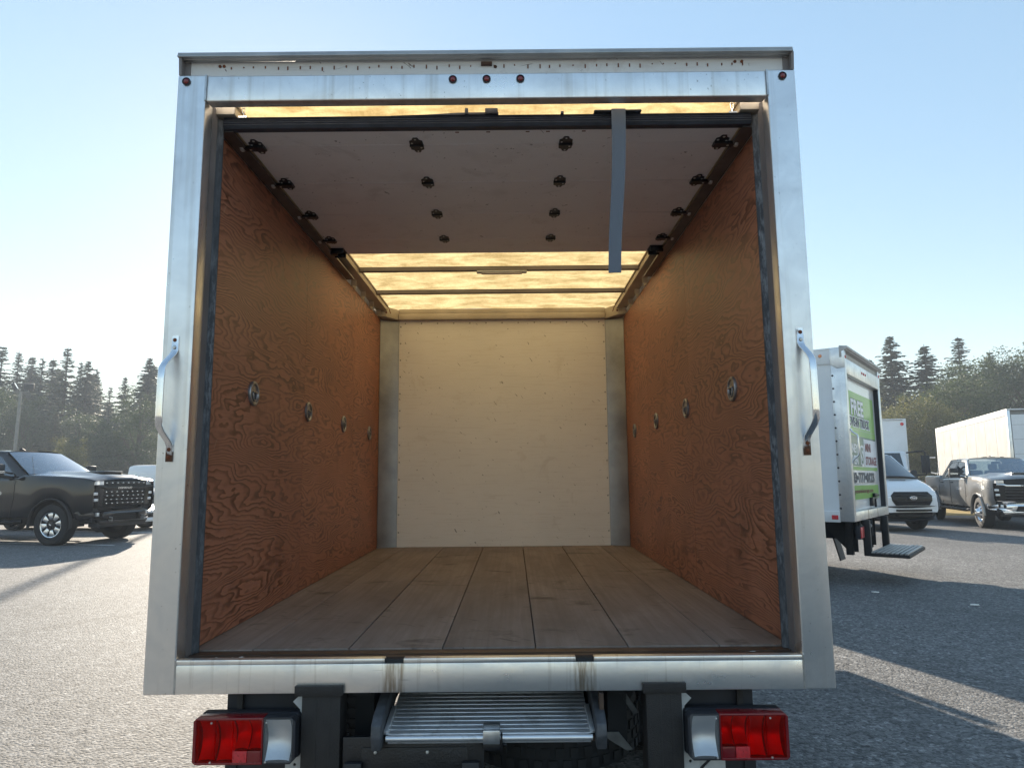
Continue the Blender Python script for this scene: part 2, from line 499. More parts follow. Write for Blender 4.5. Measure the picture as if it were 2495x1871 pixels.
def m_paint(name, c, metal=.0, rough=.28, dust=.25, dc=(.30, .27, .23), coat=.6, spec=.5):
    k = NT(name); v = k.co(); P = k.xyz(v)
    n = k.noise(v, 3, 4, .6); fl = k.noise(v, 420, 1)
    col = k.mix(k.rng(fl, .4, .6, 0, .25 if metal else 0), c, tuple(min(1, x*1.5) for x in c))
    d = k.math('MULTIPLY', k.rng(n, .35, .75), dust)
    col = k.mix(d, col, dc)
    return k.done(k.bsdf(col, k.math('ADD', k.math('MULTIPLY', d, .5), rough), metal, None, spec, coat, .06))
MAT['p_dark'] = m_paint('dark_truck_paint', (.009, .009, .011), 0, .14, .0, (.3, .27, .23), .5, .4)
MAT['p_grey'] = m_paint('grey_truck_paint', (.23, .23, .228), .5, .27, .10)
MAT['p_white'] = m_paint('white_van_paint', (.76, .77, .78), 0, .25, .04, (.5, .48, .44))

def m_glass():
    k = NT('vehicle_glass')
    tr = k.n('BsdfTransparent', Color=(.50, .60, .62)); gl = k.n('BsdfGlossy', Color=(.9, .95, 1), Roughness=.03)
    fr = k.n('Fresnel', IOR=1.5)
    f = k.math('ADD', k.math('MULTIPLY', fr.outputs[0], 2.0), .10, clamp=True)
    ms = k.n('MixShader', Fac=f); k.t.links.new(tr.outputs[0], ms.inputs[1]); k.t.links.new(gl.outputs[0], ms.inputs[2])
    return k.done(ms)
MAT['glass'] = m_glass()

# --- ground
def m_asphalt():
    k = NT('chip_seal_asphalt'); v = k.co()
    vo = k.n('TexVoronoi', Vector=v, Scale=62.0); vo2 = k.n('TexVoronoi', Vector=v, Scale=26.0)
    cc = k.xyz(vo.outputs['Color']); c2 = k.xyz(vo2.outputs['Color'])
    chip = k.ramp(k.math('ADD', k.math('MULTIPLY', cc[0], .7), k.math('MULTIPLY', c2[1], .3)), [(0, (.072, .072, .0715)), (.45, (.168, .167, .165)), (.8, (.26, .257, .251)), (1, (.43, .425, .415))])
    big = k.noise(v, .35, 5, .6); mid = k.noise(v, 2.3, 4, .6)
    col = k.mix(k.rng(big, .35, .68, 0, .35), chip, (.075, .072, .07))
    col = k.mix(k.rng(mid, .5, .75, 0, .25), col, (.08, .077, .07))
    oil = k.rng(k.noise(v, 1.1, 4, .7, .3), .66, .74)
    col = k.mix(k.math('MULTIPLY', oil, .45), col, (.05, .049, .048))
    trk = k.rng(k.noise(k.co2((0, 0, RAD(35)), (1.6, .07, 1)), 1.0, 3, .6, .4), .58, .70)
    col = k.mix(k.math('MULTIPLY', trk, .28), col, (.075, .074, .072))
    h = k.math('SUBTRACT', 1.0, vo.outputs['Distance'])
    h = k.math('ADD', h, k.math('MULTIPLY', k.noise(v, 120, 3), .6))
    return k.done(k.bsdf(col, .72, 0, k.bump(h, .75, .007), .06))
MAT['asphalt'] = m_asphalt()
def m_earth(name, a, b, sc=.5):
    k = NT(name); v = k.co(); n = k.noise(v, sc, 6, .65); n2 = k.noise(v, sc*14, 4, .6)
    col = k.mix(k.rng(n, .35, .65), a, b); col = k.mix(k.rng(n2, .4, .7, 0, .5), col, tuple(x*.5 for x in a))
    return k.done(k.bsdf(col, .95, 0, k.bump(n2, .6, .05), .1))
MAT['verge'] = m_earth('rough_verge', (.09, .10, .04), (.17, .14, .07))
MAT['drygrass'] = m_earth('dry_grass', (.42, .32, .16), (.30, .25, .13), 1.2)
MAT['line'] = m_plain('worn_white_line', (.55, .55, .53), .8, 0, .3, 8)

def m_leaf(name, a, b, tl=.35):
    k = NT(name)
    oi = k.n('ObjectInfo'); g = k.n('NewGeometry')
    n = k.noise(k.co(), .9, 3)
    col = k.mix(k.rng(n, .35, .65), a, b)
    col = k.mix(k.math('MULTIPLY', oi.outputs['Random'], .5), col, tuple(x*.62 for x in a))
    isl = k.math('MULTIPLY', g.outputs['Random Per Island'], .7)
    col = k.mix(isl, col, tuple(min(1, x*1.6) for x in b))
    d = k.bsdf(col, .6, 0, None, .3); t = k.n('BsdfTranslucent', Color=col)
    ms = k.n('MixShader', Fac=tl); k.t.links.new(d.outputs[0], ms.inputs[1]); k.t.links.new(t.outputs[0], ms.inputs[2])
    return k.done(ms)
MAT['needle'] = m_leaf('conifer_needles', (.030, .048, .028), (.052, .070, .036), .25)
MAT['leaf'] = m_leaf('broad_leaves', (.034, .056, .024), (.066, .084, .034), .32)
MAT['leafyel'] = m_leaf('yellowing_leaves', (.085, .098, .032), (.135, .125, .042), .36)
MAT['bark'] = m_plain('bark', (.075, .055, .042), .9, 0, .35, 6)

# ================================================================== SETTING
def sheet(name, pts, z, m, n=1):
    mb = MB(); mb.raw([(x, y, z) for x, y in pts], [tuple(range(len(pts)))], 0)
    o = mb.build(name, m, kind='structure'); return o
sheet('ground', [(-600, -300), (600, -300), (600, 900), (-600, 900)], -.008, MAT['verge'])
sheet('parking_lot', [(-90, -70), (90, -70), (90, 34), (34, 40), (-20, 42), (-90, 40)], 0.0, MAT['asphalt'])
sheet('dry_verge', [(15.5, 23.5), (22, 22.0), (60, 26), (60, 33), (30, 34), (17, 30)], .004, MAT['drygrass'])
def line(x0, y0, x1, y1, w):
    d = Vector((x1-x0, y1-y0)).normalized(); p = Vector((-d.y, d.x)) * w/2
    sheet('parking_line', [(x0-p.x, y0-p.y), (x1-p.x, y1-p.y), (x1+p.x, y1+p.y), (x0+p.x, y0+p.y)], .004, MAT['line'])
line(-16.0, 13.6, -8.2, 12.0, .12)
line(-15.4, 16.6, -7.4, 14.9, .12)
line(-14.8, 19.6, -6.8, 17.9, .12)

# ================================================================== MAIN TRUCK
# its own frame is tilted half a degree against the lot
F = .7535
RM = Matrix(((0.9999546, 0.0019395, -0.0093247), (-0.0019962, 0.9999795, -0.0060770), (0.0093128, 0.0060954, 0.9999381)))
CT = Vector((0.0917, -2.5142, 0.6465 + F)); CW = Vector((0.0917, -2.5142, 1.4))
truck = thing('box_truck', 'aluminium-framed box truck with its rear roll-up door open on a plywood-lined cargo bay', 'truck')
tm = RM.to_4x4(); tm.translation = CW - RM @ CT
truck.matrix_world = tm
HW = 1.22; PWD = .112; ZB = F - .1148; ZT = F + 2.2186; ZH = F + 2.11; WI = 1.1164; YF = .15; YB = 3.7155; ZW = F + 2.057

# --- frame
for s in (-1, 1):
    mb = MB(); mb.box(s*HW, s*(HW - PWD), 0, .075, ZB, ZT)
    mb.build('corner_post', MAT['frame'], truck, bevel=.006, seg=3)
    mb = MB(); mb.box(s*1.108, s*1.150, .06, .135, F - .02, ZH + .02)
    mb.build('post_return', MAT['liner'], truck)
    mb = MB()
    mb.prism([(s*1.135, .105), (s*1.086, .128), (s*1.086, .134), (s*1.135, .140)], 'z', F - .004, F + 2.098)
    mb.build('dusty_channel', MAT['dusty'], truck)
    mb = MB()      # weld bead between header and post
    for i in range(26):
        z = ZH + .004 + (ZT - ZH - .006) * i / 25
        mb.box(s*1.1045, s*1.1115, -.0028, .004, z - .0017, z + .0017)
    for i in range(28):
        z = ZB + .004 + .112 * i / 27
        mb.box(s*1.1045, s*1.1115, -.0028, .004, z - .0017, z + .0017)
    mb.build('weld_bead', MAT['steel'], truck, kind='stuff')
mb = MB(); mb.box(-1.106, 1.106, .003, .054, ZH, ZT - .002)
mb.build('header_beam', MAT['frame'], truck, bevel=.005, seg=3)
# recessed rail above header, its drip stains, the overhanging cap and side returns
mb = MB(); mb.box(-1.195, 1.195, .030, .060, ZT + .001, F + 2.292)
mb.build('roof_rail', m_panel('stained_white_rail', (.68, .67, .66), (.26, .16, .11), .8), truck)
mb = MB()
random.seed(3)
for i in range(46):
    x = -1.02 + i * .0455 + random.uniform(-.006, .006); z = F + 2.268 + random.uniform(-.004, .004)
    mb.box(x - .0022, x + .0022, .0275, .0305, z - random.uniform(.004, .016), z)
mb.build('drip_stain', MAT['rust'], truck, kind='stuff')
mb = MB()
mb.prism([(-.012, F+2.290), (-.012, F+2.298), (-.008, F+2.300), (-.008, F+2.310), (.10, F+2.316), (.10, F+2.306), (.032, F+2.2935), (.02, F+2.286), (.006, F+2.286), (.004, F+2.290)], 'x', -1.222, 1.214)
mb.build('roof_cap', MAT['rail'], truck, bevel=.001, seg=1)
mb = MB(); mb.box(-1.21, 1.21, .004, .03, F + 2.2935, F + 2.2965); mb.build('cap_soffit', MAT['darkrail'], truck)
for s in (-1, 1):
    mb = MB(); mb.prism([(.002, ZT + .002), (.10, ZT + .002), (.10, F + 2.291), (-.006, F + 2.291)], 'x', s*1.218, s*1.207)
    mb.prism([(.026, ZT + .002), (.032, ZT + .002), (.032, F + 2.289), (.026, F + 2.289)], 'x', s*1.207, s*1.185)
    mb.build('cap_end_plate', MAT['liner'], truck)
mb = MB()
for x, r in ((-1.068, .006), (-1.052, .006), (.995, .006), (1.022, .006)):
    mb.lathe([(0, .006), (r, .004), (r, 0)], 10, rot_to((0, -1, 0), (x, .030, F + 2.272)))
mb.build('rusty_screw', MAT['rust'], truck, kind='stuff')
mb = MB(); mb.box(-.022, .022, .018, .03, F + 2.263, F + 2.277); mb.lathe([(0, .006), (.007, .004), (.007, 0)], 10, rot_to((0,-1,0), (.035, .03, F+2.260)))
mb.build('rusty_bracket', m_plain('brown_rust', (.075, .035, .022), .85), truck, bevel=.003)
for x in (-1.185, -.133, .0007, .1342, 1.1688):
    mb = MB(); mb.ring([(.0125, 0), (.0155, .001), (.0165, .004), (.0125, .006)], 20, rot_to((0,-1,0), (x, .003 if abs(x) < 1 else 0, F + 2.191)))
    o = mb.build('marker_lamp', MAT['rubber'], truck)
    mb = MB(); mb.lathe([(0, .009), (.006, .008), (.0105, .005), (.0125, .001)], 20, rot_to((0,-1,0), (x, .003 if abs(x) < 1 else 0, F + 2.191)))
    mb.build('lens', MAT['marker'], o)

# --- sill and threshold
mb = MB()
mb.box(-1.106, 1.106, -.002, .016, ZB + .002, F - .014)
for a, b in ((-1.106, -.3685), (-.303, .306), (.3695, 1.106)): mb.box(a, b, -.002, .016, F - .014, F + .003)
for a, b in ((-1.106, -.3685), (-.303, .306), (.3695, 1.106)): mb.box(a, b, .016, .030, F - .004, F + .003)
mb.box(-1.106, 1.106, .016, .11, ZB + .002, ZB + .008)
mb.build('sill_beam', MAT['sill'], truck, bevel=.003)
for a, b in ((-.3685, -.303), (.306, .3695)):
    mb = MB(); mb.box(a + .001, b - .001, .0005, .034, F - .0138, F - .0005); mb.build('slot_pocket', MAT['under'], truck)
mb = MB()
mb.box(-1.10, 1.10, .0305, .150, F - .012, F - .005)
mb.box(-1.10, 1.10, .082, .088, F - .006, F - .0015)
mb.build('threshold_plate', MAT['thresh'], truck)
mb = MB(); mb.box(-.03, .105, .055, .061, F - .0048, F - .0035); mb.build('threshold_slot', MAT['under'], truck)
mb = MB()
random.seed(12)
for x, y in ((-.93, .05), (-.95, .04), (-.90, .06), (-.99, .055), (-.83, .045), (-.79, .05), (1.03, .04), (.96, .08)):
    a = random.uniform(.006, .014)
    mb.raw([(x-a, y, F-.0045), (x, y-a*.5, F-.0045), (x+a, y+.002, F-.0042), (x, y+a*.6, F-.003)], [(0,1,2,3)])
mb.build('paint_chip', MAT['paper'], truck, kind='stuff')

# --- floor boards
seams = [-WI - .01, -.8928, -.5328, -.18, .1692, .5167, .8591, WI + .01]
for i in range(7):
    mb = MB(); mb.box(seams[i] + .0022, seams[i+1] - .0022, .152, YB - .004, F - .03, F + (0.0012 if i % 2 else 0.0))
    mb.build('floor_board', MAT['plank'], truck, bevel=.0012, seg=1)
mb = MB(); mb.box(-1.2, 1.2, .13, YB + .02, F - .06, F - .031); mb.build('subfloor', MAT['under'], truck)

# --- plywood lining: three sheets a side
for s in (-1, 1):
    for a, b in ((YF, 1.415), (1.415, 2.635), (2.635, 3.612)):
        mb = MB(); mb.box(s*WI, s*(WI + .012), a + .0008, b - .0008, F + .003, ZW)
        mb.build('plywood_sheet', MAT['ply'], truck, bevel=.0008, seg=1)
    mb = MB(); mb.box(s*(WI + .02), s*1.21, .06, YB + .05, ZB + .03, F + 2.168); mb.build('side_wall', MAT['white'], truck)
    for z0, z1 in ((F + 2.09, F + 2.185), (ZB + .02, ZB + .10)):
        mb = MB(); mb.box(s*1.206, s*1.218, .075, YB + .06, z0, z1); mb.build('side_rail', MAT['rail'], truck)
    # recessed tie-down rings
    for y, z in zip((.632, 1.4895, 2.332, 3.20), (1.0245, 1.0155, 1.005, .990)):
        T = M4((0, 1, 0), (0, 0, 1), (-s, 0, 0), (s*(WI - .0005), y, F + z))
        mb = MB(); mb.ring([(.040, 0), (.058, 0), (.058, .007), (.054, .0115), (.045, .0115), (.040, .006)], 28, T)
        mb.lathe([(0, .0015), (.030, .0015), (.042, .006)], 28, T)
        o = mb.build('tie_down', m_plain('tie_down_zinc', (.30, .31, .33), .35, .85, .3, 30) if 'td' not in MAT else MAT['td'], truck)
        MAT['td'] = o.data.materials[0]
        mb = MB(); mb.tube([(-.026, .004, .012), (0, .006, .0135), (.026, .004, .012)], .0045, 8)
        pts = [(.022*math.cos(a), -.004 + .030*math.sin(a)*1.0, .010) for a in [RAD(180 + 180*i/10) for i in range(11)]]
        mb.tube([(-.022, .006, .011)] + pts + [(.022, .006, .011)], .0042, 8)
        for p in mb.v: p[:] = T @ p
        mb.build('ring', MAT['td'], o)

# --- bulkhead at the far end
mb = MB(); mb.box(-.968, .968, YB - .012, YB, F + .002, F + 2.072); mb.build('front_panel', MAT['cream'], truck)
mb = MB(); mb.box(-1.2, 1.2, YB + .004, YB + .05, ZB, F + 2.166); mb.build('front_wall', MAT['white'], truck)
for s in (-1, 1):
    mb = MB()
    mb.raw([(s*WI, 3.614, F+.002), (s*.972, YB-.013, F+.002), (s*.955, YB-.0135, F+.002), (s*.955, YB-.0155, F+.002), (s*.970, YB-.0155, F+.002), (s*1.1130, 3.610, F+.002),
            (s*WI, 3.614, F+2.053), (s*.972, YB-.013, F+2.053), (s*.955, YB-.0135, F+2.053), (s*.955, YB-.0155, F+2.053), (s*.970, YB-.0155, F+2.053), (s*1.1130, 3.610, F+2.053)],
           [(0,1,7,6),(1,2,8,7),(2,3,9,8),(3,4,10,9),(4,5,11,10),(5,0,6,11),(0,5,4,3,2,1),(6,7,8,9,10,11)])
    mb.build('front_corner_trim', m_plain('galvanised_corner', (.32, .325, .335), .42, .8, .25, 4) if 'galv' not in MAT else MAT['galv'], truck)
    MAT['galv'] = bpy.data.objects['front_corner_trim'].data.materials[0]
    mb = MB()
    mb.prism([(s*1.116, 3.49), (s*1.116, 3.71), (s*.955, 3.71), (s*.955, 3.665), (s*1.05, 3.52)], 'z', F + 2.060, F + 2.155)
    o = mb.build('roof_corner_bracket', MAT['tan'], truck, bevel=.003)
    mb = MB(); pts = [(s*(1.035 - .008*i), 3.515 - .001*i, F + 2.150 - .013*i + .012*math.sin(i*1.1)) for i in range(5)]
    mb.tube(pts, .0035, 6); mb.lathe([(0, .012), (.008, .008), (.009, 0)], 10, rot_to((0, -1, 0), (s*1.045, 3.525, F + 2.10)))
    mb.build('wire_lead', m_plain('red_wire', (.14, .02, .015), .5), o)
mb = MB(); mb.box(-.954, .954, 3.655, 3.703, F + 2.062, F + 2.118); mb.box(-.954, .954, 3.668, 3.703, F + 2.122, F + 2.164)
mb.build('front_header_trim', MAT['tan'], truck, bevel=.003)
mb = MB()
for i in range(13): mb.lathe([(0, .004), (.005, .003), (.0065, 0)], 8, rot_to((0,-1,0), (-.90 + .15*i, YB - .012, F + 2.035)))
for s in (-1, 1):
    for i in range(13): mb.lathe([(0, .004), (.0055, .003), (.007, 0)], 8, rot_to((0,-1,0), (s*.942, YB - .012, F + .13 + .156*i)))
mb.build('rivet_row', m_plain('dull_rivet', (.28, .26, .24), .5, .6, .2, 40), truck, kind='stuff')

# --- translucent roof, bows, rails, dome lamp
rows = []
for i in range(25):
    y = .13 + (3.715 - .13) * i / 24
    rows.append([(-1.13 + 2.26*j/16, y, F + 2.163 + .012*math.sin(math.pi*j/16) + .002*math.sin(y*9 + j)) for j in range(17)])
mb = MB(); mb.grid(rows); mb.build('roof_sheet', MAT['roof'], truck)
for y in (.47, 1.10, 1.735, 2.372, 3.005):
    mb = MB()
    mb.box(-1.085, 1.085, y - .019, y + .019, F + 2.128, F + 2.131); mb.box(-1.085, 1.085, y - .019, y - .016, F + 2.131, F + 2.160); mb.box(-1.085, 1.085, y + .016, y + .019, F + 2.131, F + 2.160)
    mb.build('roof_bow', MAT['liner'], truck, bevel=.001, seg=1)
mb = MB(); mb.box(-.165, .205, 2.350, 2.394, F + 2.112, F + 2.1275)
dl = mb.build('dome_lamp', MAT['bracketwhite'], truck, bevel=.005)
mb = MB(); mb.box(-.130, .170, 2.354, 2.390, F + 2.105, F + 2.1118); mb.build('diffuser', m_plain('milky_diffuser', (.7, .66, .6), .5), dl, bevel=.003)
for s in (-1, 1):
    mb = MB()
    mb.box(s*1.032, s*1.125, .10, 3.50, F + 2.108, F + 2.158); mb.box(s*1.022, s*1.032, .10, 3.50, F + 2.146, F + 2.158)
    mb.build('roof_side_rail', MAT['tan'], truck, bevel=.002, seg=1)
    # overhead door track, curving down at the opening; outriggers to the front wall
    mb = MB()
    sec = [(s*1.110, -.006), (s*1.052, -.006), (s*1.052, .004), (s*1.058, .004), (s*1.058, -.001), (s*1.104, -.001), (s*1.104, .034), (s*1.092, .034), (s*1.092, .040), (s*1.110, .040)]
    rows = [[(x, y, F + 2.058 + dz) for x, dz in sec] for y in (.138, 2.30)]
    mb.grid(rows, 0, False, True); mb.raw(rows[0], [tuple(range(len(sec)))]); mb.raw(rows[1], [tuple(range(len(sec)))])
    mb.build('door_track', MAT['darkrail'], truck)
    for y in (2.46, 2.78, 3.10, 3.40):
        mb = MB(); mb.box(s*1.112, s*1.075, y, y + .008, F + 2.052, F + 2.096); mb.box(s*1.112, s*1.108, y + .008, y + .13, F + 2.056, F + 2.094)
        mb.build('rail_bracket', MAT['tan'], truck)

# --- open roll-up door
mb = MB(); mb.box(-1.04, 1.04, .16, .165, F + 2.068, F + 2.09)
door = mb.build('roll_up_door', MAT['liner'], truck)
ys = [.155, .288, .674, 1.086, 1.487, 1.765]
for i in range(5):
    mb = MB(); mb.box(-1.046, 1.046, ys[i] + .0012, ys[i+1] - .0012, F + 2.064 + (.0012 if i else 0), F + 2.084)
    mb.build('door_section', MAT['door'], door, bevel=.002, seg=1)
mb = MB()     # bottom rail with ribbed seal
sec = [(.120, 2.104), (.114, 2.102), (.117, 2.100), (.112, 2.097), (.117, 2.093), (.112, 2.088), (.116, 2.083), (.111, 2.078), (.115, 2.073), (.111, 2.068), (.116, 2.061), (.121, 2.056), (.153, 2.056), (.153, 2.104)]
mb.prism([(y, F + z) for y, z in sec], 'x', -1.082, 1.080)
mb.build('bottom_seal', MAT['seal'], door)
mb = MB()
mb.prism([(-.40, F+2.104), (-.25, F+2.109), (-.12, F+2.116), (.045, F+2.117), (.045, F+2.104)], 'y', .116, .122)
mb.box(-.093, -.080, .108, .13, F + 2.104, F + 2.131); mb.box(-.010, .042, .105, .135, F + 2.104, F + 2.128); mb.box(.300, .313, .112, .13, F + 2.104, F + 2.116)
mb.build('pull_cord', MAT['rubber'], door, bevel=.003)
mb = MB(); mb.box(.435, .63, .098, .15, F + 2.1042, F + 2.1135); mb.build('pull_handle', MAT['rubber'], door, bevel=.006)
rows = []
for i in range(25):
    t = i / 24; z = F + 2.113 - .690*t; w = .0285 - .004*t; x = .534 - .030*t + .006*math.sin(t*5); y = .094 + .012*math.sin(t*4)
    rows.append([(x - w, y + .004*math.sin(t*9), z), (x, y - .001, z), (x + w, y - .003*math.sin(t*7), z), (x + w, y + .003, z), (x, y + .003, z), (x - w, y + .005, z)])
mb = MB(); mb.grid(rows, 0, True, True); mb.raw(rows[-1], [(0,1,2,3,4,5)]); mb.raw(rows[0], [(5,4,3,2,1,0)])
mb.build('pull_strap', MAT['strap'], door)
for x in (-1.008, 1.0085):
    mb = MB()
    for i in range(5):
        z = F + 2.108 + .021*i
        if i == 1 or i == 2:
            mb.tube([(x - .005, .13, z), (x - .005, .13, z + .018), (x + .005, .13, z + .018), (x + .005, .13, z), (x - .005, .13, z)], .0018, 6)
        else: mb.tube([(x, .13, z - .004), (x, .13, z + .022)], .0022, 6)
    mb.box(x - .017, x + .017, .118, .14, F + 2.104, F + 2.111)
    mb.build('stop_chain', MAT['steel'], door)

def hinge_shape(T):
    mb = MB()
    a = [(-.018,.066),(.018,.066),(.013,.052),(.028,.036),(.029,.004),(-.029,.004),(-.028,.036),(-.013,.052)]
    a = [(-.012,.058),(-.008,.064),(.008,.064),(.012,.058),(.016,.044),(.028,.036),(.029,.005),(-.029,.005),(-.028,.036),(-.016,.044)]
    mb.prism(a, 'z', 0, .0035, 0, T); mb.prism([(x, -y) for x, y in a], 'z', 0, .0035, 0, T)
    q = [T @ Vector((-.030, 0, .005)), T @ Vector((.030, 0, .005))]
    mb.tube(q, .0055, 8)
    return mb
def bolts(parent, T, pts):
    mb = MB()
    for x, y, z in pts: mb.lathe([(0, .004), (.0038, .003), (.0045, 0)], 8, T @ Matrix.Translation((x, y, z)))
    mb.build('bolt', MAT['bolt'], parent)
down = lambda x, y: M4((1,0,0), (0,-1,0), (0,0,-1), (x, y, F + 2.064))
for y in (.288, .674, 1.086, 1.487):
    for x in (-.3145, .332):
        T = down(x, y); o = hinge_shape(T).build('hinge', MAT['black'], door)
        mb = MB()
        for px, py in ((-.0, .052), (.0, -.052), (-.018, .02), (.018, -.02)): mb.lathe([(0, .006), (.0038, .005), (.0045, .0035)], 8, T @ Matrix.Translation((px, py, 0)))
        for p in mb.v: pass
        mb.build('hinge_bolt', MAT['bolt'], door, kind='stuff')
    for s in (-1, 1):
        T = down(s*1.005, y); mb = hinge_shape(T)
        mb.prism([(s*-.03, -.02), (s*.05, -.016), (s*.055, .0), (s*.05, .016), (s*-.03, .02)], 'z', .0036, .016, 0, T)
        mb.tube([T @ Vector((s*.04, 0, .010)), T @ Vector((s*.082, 0, .004))], .006, 8)
        o = mb.build('roller_hinge', MAT['black'], door)
        mb = MB(); mb.lathe([(0, 0), (.017, 0), (.019, .003), (.019, .011), (.017, .014), (0, .014)], 14, rot_to((s, 0, 0), T @ Vector((s*.060, 0, .004))))
        for px, py in ((0, .052), (0, -.052), (s*-.018, .026), (s*.018, -.026), (s*.02, .018)): mb.lathe([(0, .006), (.005, .005), (.006, .0035)], 8, T @ Matrix.Translation((px, py, 0.0)))
        mb.lathe([(0, .018), (.006, .0175), (.006, .016)], 8, T @ Matrix.Translation((s*.03, 0, 0)))
        mb.build('roller', MAT['bolt'], door)
for s in (-1, 1):
    T = down(s*1.008, 1.69); mb = MB()
    mb.box(-.042, .042, -.052, .052, 0, .005, 0, T); mb.box(-.036, .036, -.044, -.038, .005, .034, 0, T); mb.box(-.036, .036, .038, .044, .005, .034, 0, T); mb.box(s*.01, s*.05, -.02, .02, .005, .03, 0, T)
    mb.build('top_roller_bracket', MAT['black'], door, bevel=.003)
mb = MB()
for x in (-.13, .0, .165, .25, .40): mb.box(x - .008, x + .008, .178, .182, F + 2.0615, F + 2.0640)
for x in (-.17, .17): mb.box(x - .008, x + .008, 1.748, 1.754, F + 2.0628, F + 2.0652)
mb.build('screw_head', MAT['rust'], door, kind='stuff')

# --- grab handles
for s, z1, z0 in ((-1, F + 1.168, F + .700), (1, F + 1.176, F + .702)):
    x = s*1.170; xb = s*1.181
    pts = [(x, -.004, z1), (x, -.004, z1 - .055), (x + s*.002, -.012, z1 - .070), (xb, -.050, z1 - .108), (xb + s*.003, -.062, z1 - .128), (xb + s*.004, -.064, z1 - .17), (xb + s*.004, -.064, z0 + .165),
           (xb + s*.003, -.062, z0 + .130), (xb, -.050, z0 + .110), (x + s*.002, -.012, z0 + .072), (x, -.004, z0 + .055), (x, -.004, z0)]
    rows = []
    for i, p in enumerate(pts):
        p = Vector(p); d = (Vector(pts[min(i+1, 11)]) - Vector(pts[max(i-1, 0)])).normalized()
        nrm = Vector((1, 0, 0)).cross(d).normalized()
        a, b = .0125, .0042
        rows.append([p + Vector((1,0,0))*u*a + nrm*v2*b for u, v2 in ((-1,-.5),(-.8,-1),(.8,-1),(1,-.5),(1,.5),(.8,1),(-.8,1),(-1,.5))])
    mb = MB(); mb.grid(rows, 0, True, True); mb.raw(rows[0], [tuple(range(8))]); mb.raw(rows[-1], [tuple(range(8))])
    h = mb.build('grab_handle', MAT['handle'], truck, auto=50)
    for z, rusty in ((z1 - .016, 1), (z1 - .044, 0), (z0 + .044, 1), (z0 + .016, 1)):
        mb = MB(); mb.lathe([(0, .004), (.0055, .0035), (.0075, 0)], 12, rot_to((0, -1, 0), (x, -.0088, z)))
        mb.build('bolt', MAT['rust'] if rusty else MAT['steel'], h)

